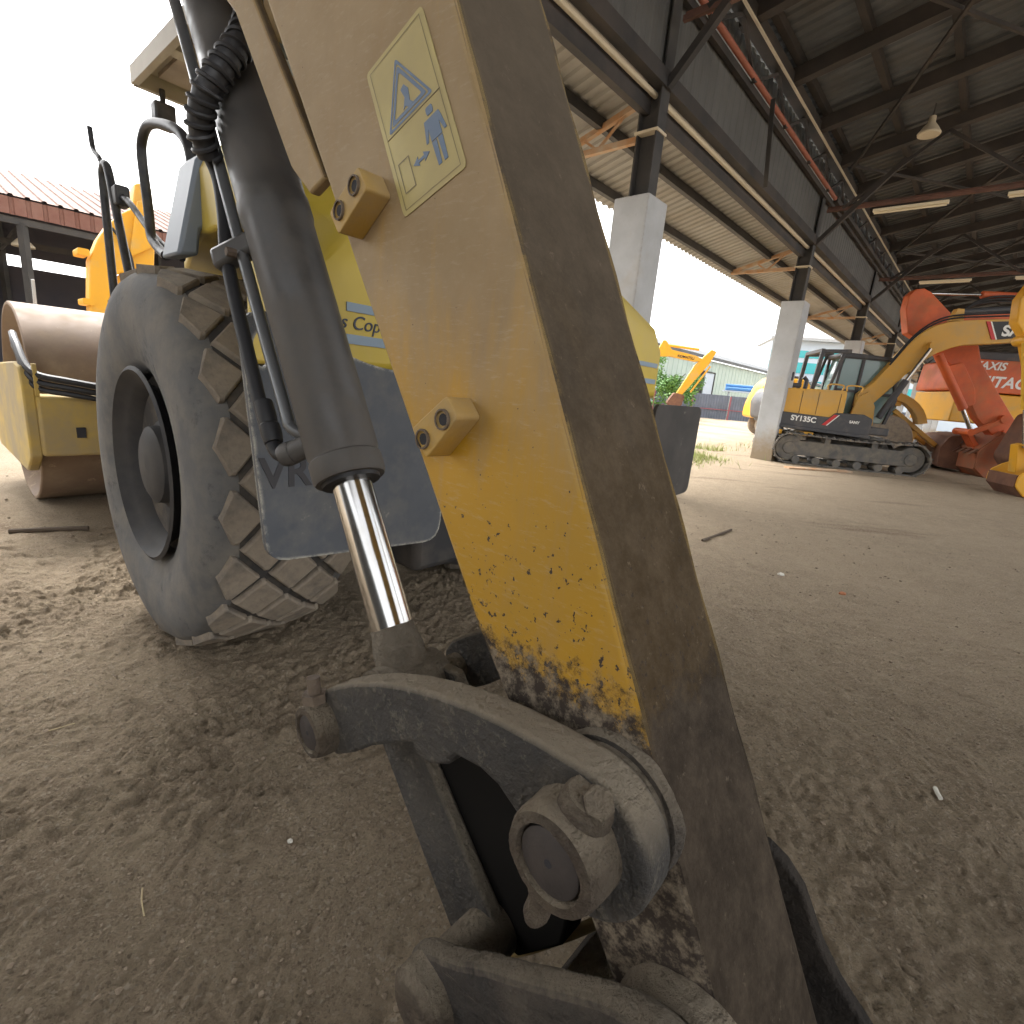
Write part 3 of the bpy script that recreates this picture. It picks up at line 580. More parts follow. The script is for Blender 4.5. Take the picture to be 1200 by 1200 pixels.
cb = MB().box(RP(2.12, -.02, .70), .2, 2.24, .40, RH, RR).build('cross_beam', 'frame_yellow', RL, bevel=.02)
MB().box(RP(2.015, -.93, .66), .012, .05, .07, RH, RR).build('beam_slot', 'dark_open', cb)
MB().box(RP(4.1, -.02, .72), .12, 2.3, .3, RH, RR).build('cross_beam', 'frame_yellow', RL, bevel=.02)
MB().prism([(.9, .5), (1.4, .35), (2.02, .45), (2.02, 1.0), (1.3, 1.05), (.9, 1.0)], RP(0, 0, 0), RH, Z, RR, -.25, .25).build('articulation_joint', 'chassis', RL, bevel=.02)
for k, (dz, r) in enumerate(((0, .022), (-.045, .02), (-.085, .018))):
    MB().tube(smooth_path([RP(2.5, -1.16, 1.28+dz), RP(2.3, -1.17, 1.22+dz*.6), RP(2.05, -1.14, 1.05+dz), RP(1.95, -.95, 1.0+dz), RP(1.9, -.5, .93+dz), RP(1.7, -.2, .88+dz)], 6), r, 8).build('hose', 'rubber_black', RL, smooth=True)
MB().box(RP(2.03, -1.13, 1.0), .05, .02, .2, RH, RR).build('hose_clip', 'frame_yellow', RL)
MB().tube([RP(3.5, -.9, 1.2), RP(3.42, -.9, 1.72)], .012, 6).build('scraper_rod', 'clear_lens', RL)
# ------------------------------------------------------------------ the near excavator's arm
def stick_material():
    m = bpy.data.materials.new('stick_paint'); m.use_nodes = True; n = m.node_tree.nodes; l = m.node_tree.links
    b = n['Principled BSDF']; b.inputs['Specular IOR Level'].default_value = 0.35
    tc = n.new('ShaderNodeTexCoord'); co = tc.outputs['Object']
    def noise(s, d=6, r=0.65, src=None, dist=0.0):
        t = n.new('ShaderNodeTexNoise'); t.inputs['Scale'].default_value = s; t.inputs['Detail'].default_value = d; t.inputs['Roughness'].default_value = r; t.inputs['Distortion'].default_value = dist
        l.new(src or co, t.inputs['Vector']); return t.outputs['Fac']
    def mr(f, a, c, lo=0.0, hi=1.0):
        r = n.new('ShaderNodeMapRange'); r.inputs['From Min'].default_value = a; r.inputs['From Max'].default_value = c; r.inputs['To Min'].default_value = lo; r.inputs['To Max'].default_value = hi; l.new(f, r.inputs['Value']); return r.outputs[0]
    def ma(op, a, c):
        x = n.new('ShaderNodeMath'); x.operation = op
        for i, v in ((0, a), (1, c)):
            if isinstance(v, (int, float)): x.inputs[i].default_value = v
            else: l.new(v, x.inputs[i])
        return x.outputs[0]
    def mix(f, a, c):
        x = n.new('ShaderNodeMix'); x.data_type = 'RGBA'; l.new(f, x.inputs[0])
        for i, v in ((6, a), (7, c)):
            if isinstance(v, tuple): x.inputs[i].default_value = (*v, 1)
            else: l.new(v, x.inputs[i])
        return x.outputs[2]
    sx = n.new('ShaderNodeSeparateXYZ'); l.new(co, sx.inputs[0]); h = ma('SUBTRACT', sx.outputs[2], .486)      # height on the stick
    yel = mix(mr(noise(3), .35, .65), (0.47, 0.26, 0.022), (0.42, 0.245, 0.035))
    mp = n.new('ShaderNodeMapping'); mp.inputs['Rotation'].default_value = (R(20), R(24), 0); mp.inputs['Scale'].default_value = (3, 3, .55); l.new(co, mp.inputs[0])
    # caked dust: thick on the upper half, wiped thin lower down
    dn = ma('ADD', mr(h, .98, 1.42, -.34, .30), noise(3.2, 9, .7, mp.outputs[0], .4)); dust = mr(dn, .36, .74)
    c = mix(ma('MULTIPLY', dust, .80), yel, mix(mr(noise(7), .4, .65), (0.33, 0.26, 0.175), (0.275, 0.21, 0.135)))
    # fine scratches in the dust
    mp2 = n.new('ShaderNodeMapping'); mp2.inputs['Rotation'].default_value = (R(35), R(-10), R(20)); mp2.inputs['Scale'].default_value = (14, 14, 70); l.new(co, mp2.inputs[0])
    c = mix(ma('MULTIPLY', mr(noise(2.2, 8, .75, mp2.outputs[0]), .54, .70), .42), c, (0.48, 0.39, 0.27))
    mp3 = n.new('ShaderNodeMapping'); mp3.inputs['Rotation'].default_value = (R(-28), R(22), 0); mp3.inputs['Scale'].default_value = (9, 9, .9); l.new(co, mp3.inputs[0])
    c = mix(ma('MULTIPLY', mr(noise(2.0, 8, .72, mp3.outputs[0], .6), .52, .72), .38), c, (0.36, 0.24, 0.12))
    # chipped paint, denser towards the tip
    near = mr(h, .86, 1.22, 1, 0)
    ch = ma('ADD', noise(85, 4, .6), ma('MULTIPLY', near, .115)); big = ma('ADD', noise(15, 5, .72), ma('MULTIPLY', near, .10))
    chip = ma('MAXIMUM', mr(ch, .715, .735), mr(big, .745, .765)); c = mix(chip, c, (0.055, 0.04, 0.035))
    # bare, grimy steel at the tip
    g = ma('ADD', mr(h, .77, .925, .95, .0), ma('MULTIPLY', ma('SUBTRACT', noise(26, 10, .8), .5), 1.9)); gf = mr(g, .36, .62)
    grime = mix(mr(noise(34, 8, .75), .46, .62), (0.055, 0.044, 0.036), (0.25, 0.205, 0.15)); c = mix(gf, c, grime)
    # the face towards the cab has its shade painted in over mud and grease, apart from its edge
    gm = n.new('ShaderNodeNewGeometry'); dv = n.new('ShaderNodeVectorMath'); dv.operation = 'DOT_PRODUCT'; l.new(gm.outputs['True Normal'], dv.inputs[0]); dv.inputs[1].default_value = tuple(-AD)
    shade_back = mr(dv.outputs['Value'], .55, .8)
    mud = mix(mr(noise(11, 14, .82), .42, .64), (0.036, 0.028, 0.021), (0.078, 0.061, 0.045)); mud = mix(mr(h, 1.0, 1.9, 0, .6), mud, (0.12, 0.10, 0.078))  # mud tones hold the painted shade, paler towards the lit top
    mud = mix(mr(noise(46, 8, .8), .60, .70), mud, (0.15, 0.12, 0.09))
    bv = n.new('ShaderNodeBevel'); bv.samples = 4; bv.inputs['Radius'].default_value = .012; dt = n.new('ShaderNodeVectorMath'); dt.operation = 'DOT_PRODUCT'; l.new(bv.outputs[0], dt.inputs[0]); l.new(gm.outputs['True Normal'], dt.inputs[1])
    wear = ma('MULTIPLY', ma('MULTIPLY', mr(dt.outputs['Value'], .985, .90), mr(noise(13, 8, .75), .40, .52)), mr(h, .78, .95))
    c = mix(ma('MULTIPLY', shade_back, .95), c, mud); c = mix(ma('MULTIPLY', wear, .5), c, (0.42, 0.29, 0.10))
    l.new(c, b.inputs['Base Color'])
    l.new(mr(ma('MAXIMUM', gf, shade_back), 0, 1, .35, .04), b.inputs['Specular IOR Level'])
    l.new(mr(ma('MAXIMUM', dust, ma('MAXIMUM', gf, shade_back)), 0, 1, .38, .70), b.inputs['Roughness'])
    bp = n.new('ShaderNodeBump'); bp.inputs['Strength'].default_value = .35; bp.inputs['Distance'].default_value = .004
    l.new(ma('SUBTRACT', ma('MULTIPLY', noise(38, 8, .7), ma('ADD', ma('MULTIPLY', gf, 1.4), .25)), ma('MULTIPLY', chip, .4)), bp.inputs['Height']); l.new(bp.outputs[0], b.inputs['Normal'])
    MATS['stick_paint'] = m
stick_material()
mat('cyl_black', (0.065, 0.062, 0.060), 0.36, dust=(0.125, 0.112, 0.098), dscale=5, damt=0.45, chip=(0.16, 0.15, 0.14), cscale=22, camt=0.27, spec=0.5)
mat('hose_grey', (0.045, 0.045, 0.048), 0.45); mat('pipe_steel', (0.16, 0.165, 0.17), 0.3, metal=0.5, dust=(0.15, 0.13, 0.11), dscale=6, damt=0.3)
mat('chrome', (0.60, 0.60, 0.60), 0.16, metal=1.0, var=(0.50, 0.485, 0.46), vscale=9)
mat('link_grime', (0.062, 0.059, 0.056), 0.7, var=(0.10, 0.09, 0.078), vscale=9, chip=(0.17, 0.152, 0.125), cscale=30, camt=0.43, dust=(0.15, 0.127, 0.10), dscale=12, damt=0.25, bump=1.0, bscale=60, bdist=.02, up_dust=0.85)
mat('pin_grime', (0.08, 0.06, 0.045), 0.85, var=(0.14, 0.105, 0.072), vscale=12, dust=(0.22, 0.185, 0.135), dscale=8, damt=0.4, bump=1.0, bscale=45, bdist=.03, up_dust=0.7)
mat('pin_dusty', (0.20, 0.17, 0.13), 0.8, var=(0.14, 0.115, 0.085), vscale=9, dust=(0.30, 0.26, 0.2), dscale=7, damt=0.4, bump=.8, bscale=45, bdist=.02)
mat('pin_face', (0.040, 0.034, 0.033), 0.6, var=(0.062, 0.052, 0.047), vscale=14, chip=(0.45, 0.38, 0.30), cscale=26, camt=0.25, bump=0.2, bscale=60)
mat('shade_black', (0.012, 0.011, 0.010), 0.9, spec=0.1)  # near-black that stands in for shade on the added link plate
mat('bolt_grime', (0.12, 0.09, 0.07), 0.8, var=(0.18, 0.14, 0.1), vscale=20, bump=0.5, bscale=60)
mat('bucket_grime', (0.045, 0.04, 0.037), 0.85, var=(0.09, 0.075, 0.06), vscale=6, dust=(0.2, 0.165, 0.125), dscale=4, damt=0.3, bump=1.0, bscale=40, bdist=.03, up_dust=0.6)
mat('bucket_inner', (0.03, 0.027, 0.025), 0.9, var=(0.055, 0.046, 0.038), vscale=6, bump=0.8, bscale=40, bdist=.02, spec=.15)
mat('decal_yellow', (0.50, 0.42, 0.16), 0.55, var=(0.44, 0.36, 0.15), vscale=9, dust=(0.42, 0.345, 0.2), dscale=4, damt=0.4)
mat('decal_edge', (0.46, 0.39, 0.18), 0.6); mat('decal_blue', (0.10, 0.155, 0.25), 0.55, var=(0.13, 0.18, 0.26), vscale=9); mat('decal_line', (0.22, 0.18, 0.09), 0.6)
mat('clamp_yellow', (0.50, 0.30, 0.05), 0.55, var=(0.42, 0.27, 0.07), vscale=10, dust=(0.38, 0.29, 0.18), dscale=6, damt=0.5, chip=(0.05, 0.04, 0.035), cscale=40, camt=0.33, bump=0.15)
EX = thing('excavator', 'dusty yellow excavator arm with bucket linkage hanging right in front of the camera', 'excavator', PN(.1, -.486, .69))
NS, NF = .56, .82
PO = V3(0, 0, 0)
def apr(poly, n0, n1, name, m, parent=EX, bevel=0.0, bseg=2, smooth=False): return MB().prism(poly, PO, AD, Z, -AN, n0, n1).build(name, m, parent, bevel=bevel, bseg=bseg, smooth=smooth)
inn = lambda z: .342+.49*(z-1.054)
out_ = lambda z: .705+.68*(z-1.076)
stick_poly = [(inn(2.75), 2.75), (inn(1.9), 1.9), (inn(1.054), 1.054), (inn(.7), .7), (inn(.5), .5), (inn(.26), .26), (-.02, .2), (.10, .2), (.17, .3), (.205, .40), (.285, .51), (.40, .66), (.447, .70), (.458, .735), (out_(.85), .85), (out_(1.076), 1.076), (out_(2.0), 2.0), (out_(2.6), 2.6), (1.6, 2.9), (1.4, 2.9)]
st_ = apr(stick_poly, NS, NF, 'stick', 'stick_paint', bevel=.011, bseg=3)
# weld beads along the box edges, standing slightly proud
for n_ in (NS-.002, NF+.002):
    MB().tube([PN(inn(z)+.004, z, n_+(0.008 if n_ < .6 else -.008)) for z in np.linspace(.52, 2.7, 60)], [.0045+.0015*math.sin(k*5.1) for k in range(60)], 6).build('weld_bead', 'stick_paint', st_, smooth=True)
# boom above the frame: the stick hangs from it
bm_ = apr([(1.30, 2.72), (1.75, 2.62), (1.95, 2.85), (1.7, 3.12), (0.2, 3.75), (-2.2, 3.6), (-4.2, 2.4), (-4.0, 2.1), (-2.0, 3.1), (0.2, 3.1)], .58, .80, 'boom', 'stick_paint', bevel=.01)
MB().cyl(PN(1.55, 2.78, .52), PN(1.55, 2.78, .86), .07, 20).build('boom_pin', 'pin_grime', EX, smooth=True)
# cylinder mounting ears on the outer face of the stick
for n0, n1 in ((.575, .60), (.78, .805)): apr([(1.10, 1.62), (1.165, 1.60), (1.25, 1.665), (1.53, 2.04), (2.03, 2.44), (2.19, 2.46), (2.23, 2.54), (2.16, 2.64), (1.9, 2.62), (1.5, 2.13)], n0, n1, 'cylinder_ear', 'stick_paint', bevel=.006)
# hose clamp blocks with two bolt holes each
def clamp(poly, holes):
    b = apr(rounded(poly, .008, 3), .512, .5595, 'clamp_block', 'clamp_yellow', bevel=.006)
    for (a, z) in holes:
        MB().lathe(PN(a, z, .5105), -AN, [(-.003, .0135), (-.003, .0165), (.006, .0165), (.004, .0095), (.03, .009), (.03, 0)], 16, cap=False).build('bolt_hole', 'dark_open' if False else 'bolt_grime', b, smooth=True)
        MB().cyl(PN(a, z, .5112), PN(a, z, .5125), .0095, 12).build('bore', 'dark_open', b)
clamp([(.867, 1.578), (.838, 1.540), (.929, 1.480), (.962, 1.520)], [(.876, 1.549), (.925, 1.518)])
clamp([(.607, 1.225), (.579, 1.195), (.649, 1.122), (.690, 1.165)], [(.612, 1.188), (.658, 1.152)])
# warning label
ld = V3(*(PN(.646, 1.552, 0)-PN(.772, 1.791, 0))); Lh = np.linalg.norm(ld); ldn = ld/Lh              # down the label
lw = V3(*(PN(.772, 1.791, 0)-PN(.923, 1.741, 0))); lwn = lw-ldn*np.dot(lw, ldn); Lw = np.linalg.norm(lwn); lwn /= Lw   # to its right
lo = PN(.923, 1.741, NS)+ldn*0.0
lo = (PN(.772, 1.791, NS)-lw*0.5)-lwn*0+V3(0, 0, 0); c0 = lo  # top middle
LU = lwn; LV = -ldn; LN = AN
sk = np.dot(lw, ldn)/Lw      # the printed plate follows the stick's taper
def lab(poly, name, m, h0, h1, parent): return MB().prism([(x*Lw, -y*Lh) for x, y in poly], c0, LU+ldn*0, LV, LN, h0, h1).build(name, m, parent)
def skew(poly): return [(x, y+(x)*sk*Lw/Lh) for x, y in poly]
wlb = lab(skew(rounded([(-.5, 0), (.5, 0), (.5, 1), (-.5, 1)], .05, 3)), 'warning_label', 'decal_yellow', .0008, .0018, EX)
wlb['label'] = 'yellow warning sticker with triangle and standing figure'
def ring(poly_o, poly_i, name, m):
    po, pi = skew(poly_o), skew(poly_i); n = len(po); P = lambda q, h: c0+LU*(q[0]*Lw)+LV*(-q[1]*Lh)+LN*h
    mb = MB(); mb.add([P(q, .0025) for q in po]+[P(q, .0025) for q in pi], [(i, (i+1) % n, n+(i+1) % n, n+i) for i in range(n)]); return mb.build(name, m, wlb)
def tri(s, cx=-.02, cy=.345): return [(cx, cy-.215*s), (cx+.33*s, cy+.12*s), (cx-.33*s, cy+.12*s)]
tri_r = lambda s: rounded(tri(s), .03, 3)
ring(tri_r(1.12), tri_r(.98), 'triangle_border', 'decal_blue'); ring(tri_r(.90), tri_r(.70), 'triangle_border', 'decal_blue')
fr = lambda m: [(-.5+m, m*.5), (.5-m, m*.5), (.5-m, 1-m*.5), (-.5+m, 1-m*.5)]
ring(fr(.06), fr(.068), 'frame_line', 'decal_line')
lab(skew([(-.44, .495), (.44, .495), (.44, .5), (-.44, .5)]), 'divider_line', 'decal_line', .002, .0026, wlb)
def fig(poly, name='pictogram'): lab(skew(poly), name, 'decal_blue', .002, .0026, wlb)
fig([(-.06, .30), (.0, .285), (.05, .33), (.03, .40), (.07, .43), (.02, .445), (-.05, .41), (-.09, .42), (-.03, .36)])
fig(rounded([(.19, .53), (.29, .53), (.29, .578), (.19, .578)], .02, 3)); fig([(.13, .595), (.35, .595), (.37, .63), (.40, .72), (.365, .72), (.325, .65), (.325, .73), (.165, .73), (.165, .65), (.125, .72), (.09, .72), (.12, .63)])
fig([(.165, .735), (.235, .735), (.225, .88), (.175, .88)]); fig([(.255, .735), (.325, .735), (.315, .88), (.265, .88)])
fig([(-.16, .765), (-.07, .735), (-.075, .757), (.02, .757), (.015, .735), (.105, .765), (.015, .795), (.02, .775), (-.075, .775), (-.07, .795)])
ring([(-.38, .68), (-.19, .68), (-.19, .88), (-.38, .88)], [(-.365, .688), (-.205, .688), (-.205, .872), (-.365, .872)], 'pictogram_box', 'decal_line')
# bucket cylinder
PA, PZ = .895, .507                                    # rod-end pin
PB, PBZ = .263, .707                                   # lever pivot on the stick
ax0, ax1 = PN(PA, PZ, .69), PN(1.95, 2.23, .69); ad = (ax1-ax0)/np.linalg.norm(ax1-ax0); CL = np.linalg.norm(ax1-ax0)+.38
MB().cyl(PN(2.13, 2.525, .56), PN(2.13, 2.525, .82), .045, 20).build('cylinder_pin', 'pin_grime', EX, smooth=True)
cb_ = MB().lathe(ax0, ad, [(.545, .0), (.545, .088), (.555, .093), (.60, .093), (.605, .088), (.612, .088), (.62, .092), (1.30, .092), (1.31, .096), (1.36, .096), (1.37, .092), (CL-.12, .092), (CL-.1, .07), (CL, .06), (CL, 0)], 40).build('cylinder_barrel', 'cyl_black', EX, smooth=True)
rod = MB().lathe(ax0, ad, [(.13, .0), (.13, .051), (.56, .051), (.56, 0)], 36).build('cylinder_rod', 'chrome', EX, smooth=True)
crust(MB().lathe(ax0, ad, [(.05, .062), (.10, .062), (.125, .057), (.14, .0535), (.155, .0535), (.155, 0)], 32).build('rod_eye_neck', 'pin_dusty', rod, smooth=True), .006, .03)
crust(MB().cyl(PN(PA, PZ, .60), PN(PA, PZ, .775), .075, 32).build('rod_eye', 'pin_dusty', rod, smooth=True), .006, .03)
gl = MB().lathe(ax0, ad, [(.535, .05), (.535, .074), (.547, .076), (.547, .0)], 32).build('gland', 'rubber_black', cb_, smooth=True)
# near side pipe and hoses along the barrel
sidev = np.cross(ad, AN); sidev /= np.linalg.norm(sidev)
if np.dot(sidev, AD) < 0: sidev = -sidev
def onb(d, r, phi): return ax0+ad*d+(sidev*math.cos(R(phi))+AN*math.sin(R(phi)))*r   # a point beside the barrel
MB().tube(smooth_path([onb(.70, .085, 38), onb(.735, .118, 38), onb(.80, .122, 38), onb(1.2, .124, 38), onb(1.75, .124, 36), onb(CL+.4, .13, 36)], 6), .0165, 12).build('hydraulic_pipe', 'pipe_steel', EX, smooth=True)
MB().tube(smooth_path([onb(.68, .07, 40), onb(.675, .15, 34), onb(.69, .185, 32), onb(.76, .195, 32), onb(.86, .197, 32), onb(1.25, .185, 32), onb(1.42, .165, 28), onb(1.54, .15, 28), onb(1.60, .143, 40)], 6), .019, 12).build('hydraulic_hose', 'rubber_black', EX, smooth=True)
MB().tube([onb(.672, .06, 40), onb(.672, .14, 34)], .03, 16).build('hose_fitting', 'cyl_black', EX, smooth=True); MB().lathe(onb(.72, .187, 32), ad, [(0, .0), (0, .024), (.02, .027), (.05, .027), (.055, .023), (.075, .025), (.12, .024), (.12, 0)], 16).build('hose_fitting', 'rubber_black', EX, smooth=True)
MB().lathe(onb(.672, .135, 34), onb(.672, .15, 34)-onb(.672, .13, 34), [(0, .0), (0, .032), (.02, .033), (.035, .028), (.05, 0)], 16).build('hose_fitting', 'cyl_black', EX, smooth=True)
cm = MB().bar(onb(1.285, .06, 36), onb(1.285, .215, 33), .05, .062, ad).build('pipe_clamp', 'cyl_black', EX, bevel=.012); MB().cyl(onb(1.255, .12, 40)+AN*.02, onb(1.255, .12, 40)+AN*.045, .012, 8).build('bolt', 'bolt_grime', cm)
# spiral-wrapped hose bundle swinging over the barrel
path = smooth_path([onb(1.57, .138, 45), onb(1.60, .134, 72), onb(1.625, .132, 100), onb(1.655, .132, 125), onb(1.70, .135, 148), onb(1.76, .14, 166), onb(1.85, .145, 180), onb(2.0, .15, 190)], 10)
MB().tube(path, [.029+.003*abs(math.sin(k*.62)) for k in range(len(path))], 16).build('wrapped_hose', 'hose_grey', EX, smooth=True)
hx = []
for k in range(len(path)*6-6):
    i = k/6; j = int(i); p = path[j]+(path[min(j+1, len(path)-1)]-path[j])*(i-j); d = path[min(j+1, len(path)-1)]-path[max(j-1, 0)]; d = d/np.linalg.norm(d)
    e1 = np.cross(d, AN); e1 /= np.linalg.norm(e1); e2 = np.cross(d, e1); th = k*.26; hx.append(p+.033*(math.cos(th)*e1+math.sin(th)*e2))
MB().tube(hx, .0065, 6).build('spiral_guard', 'hose_grey', EX, smooth=True)
# curved levers either side of the stick
lt_top = [(0.952, 0.525), (0.93, 0.565), (0.881, 0.604), (0.8, 0.655), (0.712, 0.701), (0.63, 0.735), (0.546, 0.763), (0.47, 0.782), (0.4, 0.794), (0.33, 0.802), (0.262, 0.806)]
lt_low = [(0.325, 0.625), (0.357, 0.668), (0.4, 0.69), (0.436, 0.694), (0.493, 0.683), (0.51, 0.652), (0.55, 0.628), (0.585, 0.622), (0.6, 0.64), (0.66, 0.6), (0.73, 0.552), (0.79, 0.5), (0.85, 0.458), (0.905, 0.448), (0.945, 0.478)]
lt = lt_top+arc(.263, .703, .102, 96, 300, 16)+lt_low[1:]
lk = apr(lt, .472, .532, 'lever', 'link_grime', bevel=.008, bseg=2); lk['label'] = 'curved grimy lever on the near side of the arm'
apr([(max(a, .285), z) for a, z in lt_top]+[(.285, .70)]+lt_low[1:], .848, .908, 'lever', 'link_grime', bevel=.008)
# pins with retaining collars and bolts
def pin(a, z, r_pin, r_col, n_face, n_in, n_far, nm):
    g = MB().lathe(PN(a, z, n_face), -AN, [(-.001, .0), (-.001, r_pin*.93), (.001, r_pin), (n_in-n_face, r_pin)], 36).build('pin', 'pin_face', EX, smooth=True)
    MB().cyl(PN(a, z, n_face-.0014), PN(a, z, n_face+.002), r_pin*.13, 12).build('centre_hole', 'dark_open', g)
    c = MB().lathe(PN(a, z, n_face), -AN, [(.02, r_pin*1.03), (.004, r_pin*1.05), (-.004, r_pin*1.12), (-.002, r_col*.93), (.008, r_col), (n_in-n_face-.01, r_col*1.02), (n_in-n_face, r_col*1.10)], 40, cap=False).build('collar', 'pin_grime', EX, smooth=True); crust(c, .007, .03)
    MB().cyl(PN(a, z, n_in), PN(a, z, n_far), r_pin, 24).build('pin_shaft', 'pin_grime', g, smooth=True)
    MB().lathe(PN(a, z, n_far), AN, [(0, 0), (0, r_col), (.05, r_col)], 28).build('far_collar', 'pin_grime', g, smooth=True)
    return c
c1 = pin(PA, PZ, .037, .056, .432, .50, .95, 'rod')
c2 = pin(PB, PBZ, .043, .066, .418, .53, .84, 'pivot')
def bolt(c, a, z, n, d, L, r, par, head_first=True):
    d = d/np.linalg.norm(d); p = PN(a, z, n)
    o = MB().cyl(p, p+d*L, r*.72, 14).build('retaining_bolt', 'bolt_grime', par, smooth=True)
    MB().cyl(p+d*(L*.50), p+d*(L*.50+r*1.1), r*1.25, 6).build('bolt_head', 'bolt_grime', par)
dA, dZ, dN = AD, Z, AN
# pivot: boss ear, fat hex bolt above, stud end below
crust(MB().lathe(PN(PB-.012, PBZ+.052, .462), dZ*.95+dA*-.2, [(-.02, .036), (.02, .034), (.032, .028), (.034, 0)], 18).build('bolt_boss', 'pin_grime', c2, smooth=True), .006, .03)
bd = dZ*.62+dN*.55-dA*.45; bd = bd/np.linalg.norm(bd); p = PN(PB-.022, PBZ+.070, .468)
crust(MB().cyl(p-bd*.01, p+bd*.03, .0205, 6).build('bolt_head', 'pin_grime', c2, bevel=.003), .003, .02)
crust(MB().lathe(PN(PB+.015, PBZ-.058, .452), -dZ*.97+dA*.2, [(-.02, .026), (.025, .025), (.035, .019), (.075, .018), (.09, .012), (.092, 0)], 16).build('bolt_end', 'pin_grime', c2, smooth=True), .006, .03)
# rod pin: thin bolt standing up with a nut below it
p = PN(PA+.012, PZ+.05, .455); bd = dZ*.98+dA*.15; bd /= np.linalg.norm(bd)
MB().cyl(p, p+bd*.062, .0135, 14).build('retaining_bolt', 'bolt_grime', c1, smooth=True); MB().cyl(p+bd*.008, p+bd*.028, .026, 6).build('nut', 'bolt_grime', c1)
# flange plate and washer between lever and stick
e_ = MB().lathe(PN(PB, PBZ, .5325), -AN, [(0, .0), (0, .086), (.006, .091), (.012, .091), (.012, .098), (.024, .102), (.0295, .102)], 44).build('boss_flange', 'bucket_grime', EX, smooth=True); crust(e_, .008, .03)
# connecting link down to the bucket
for n0, n1 in ((.60, .632), (.748, .78)): apr([(.935, .49), (.87, .40), (.60, .11), (.53, .10), (.46, .16), (.465, .22), (.55, .30), (.72, .47), (.80, .57), (.90, .56)], n0, n1, 'bucket_link', 'link_grime', bevel=.008)
apr([(.86, .47), (.66, .27), (.55, .15), (.44, .16), (.35, .28), (.34, .40), (.42, .60), (.62, .60), (.78, .56)], .634, .70, 'shade_filler', 'shade_black', bevel=.006)  # added black plate, stands in for the shaded gap between link and stick
BPA, BPZ, HPA, HPZ = .50, .185, .10, .43
MB().cyl(PN(BPA, BPZ, .50), PN(BPA, BPZ, .88), .055, 28).build('bucket_pin', 'pin_grime', EX, smooth=True)
# bucket: two ears, curved shell, side plates
bk = apr([(.33, .14), (.24, .17), (.15, .18), (.15, .20), (.25, .20), (.36, .17)], .45, .93, 'bucket', 'bucket_grime', bevel=.006)
for n0, n1 in ((.462, .51), (.87, .918)):
    e_ = apr(rounded([(.565, .14), (.575, .215), (.515, .262), (.40, .352), (.25, .42), (.13, .45), (.08, .40), (.12, .28), (.25, .21), (.40, .10), (.52, .09)] if n0 > .8 else [(.565, .14), (.575, .215), (.515, .262), (.455, .300), (.40, .352), (.33, .405), (.25, .47), (.18, .525), (.11, .555), (.02, .53), (-.03, .43), (.0, .33), (.12, .28), (.25, .21), (.40, .10), (.52, .09)], .05, 4), n0, n1, 'ear', 'bucket_grime', bk, bevel=.02, bseg=4); crust(e_, .008, .04, 3)
e_ = MB().lathe(PN(BPA, BPZ, .42), -AN, [(-.001, 0), (0, .045), (.012, .062), (.05, .066)], 28).build('ear_boss', 'pin_grime', bk, smooth=True); crust(e_, .008, .04)
e_ = MB().lathe(PN(HPA, HPZ, .515), -AN, [(-.012, .0), (-.010, .075), (.002, .098), (.044, .104)], 32).build('ear_boss', 'pin_grime', bk, smooth=True); crust(e_, .008, .04)
sh = [(.34, .17), (.44, -.05), (.42, -.25), (.30, -.42), (.1, -.485), (-.35, -.48), (-.70, -.36), (-.93, -.16), (-.95, -.12), (-.68, -.31), (-.35, -.43), (.1, -.435), (.26, -.38), (.37, -.23), (.39, -.05), (.30, .15)]
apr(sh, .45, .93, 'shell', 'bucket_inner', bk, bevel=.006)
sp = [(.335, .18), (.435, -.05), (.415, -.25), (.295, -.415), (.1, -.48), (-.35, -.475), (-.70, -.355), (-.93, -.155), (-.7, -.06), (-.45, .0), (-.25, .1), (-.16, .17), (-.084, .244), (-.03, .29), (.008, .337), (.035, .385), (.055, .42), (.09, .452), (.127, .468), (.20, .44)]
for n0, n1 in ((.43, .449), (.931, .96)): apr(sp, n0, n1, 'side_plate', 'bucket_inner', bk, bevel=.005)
for k in range(4): MB().prism([(-.91, -.17), (-.94, -.12), (-1.12, .03), (-1.13, .01)], PO, AD, Z, -AN, .47+k*.125, .53+k*.125).build('tooth', 'bucket_grime', bk, bevel=.006)
MB().tube(smooth_path([PN(.50, .05, .70), PN(.45, .10, .72), PN(.37, .19, .76), PN(.31, .26, .80)], 5), .012, 10).build('grease_pipe', 'frame_yellow', EX, smooth=True)

# modelled to a 20-tonne machine's proportions; this one is the smaller size
EX.scale = (.72, .72, .72); EX.location = tuple(PN(.072, 0, .497))
# ------------------------------------------------------------------ machines parked under the shed and in the yard
mat('exc_yellow', (0.62, 0.33, 0.045), 0.45, var=(0.55, 0.31, 0.06), vscale=2, dust=(0.42, 0.31, 0.17), dscale=1.6, damt=0.35)
mat('exc_amber', (0.72, 0.36, 0.02), 0.45, var=(0.66, 0.34, 0.03), vscale=2, dust=(0.5, 0.36, 0.16), dscale=2, damt=0.25)
mat('exc_orange', (0.66, 0.125, 0.028), 0.5, var=(0.46, 0.09, 0.03), vscale=2, dust=(0.33, 0.17, 0.09), dscale=1.5, damt=0.3)
mat('exc_charcoal', (0.055, 0.055, 0.06), 0.5, dust=(0.17, 0.15, 0.13), dscale=3, damt=0.25)
mat('track_steel', (0.10, 0.098, 0.095), 0.75, var=(0.15, 0.14, 0.125), vscale=4, dust=(0.26, 0.22, 0.165), dscale=5, damt=0.4)
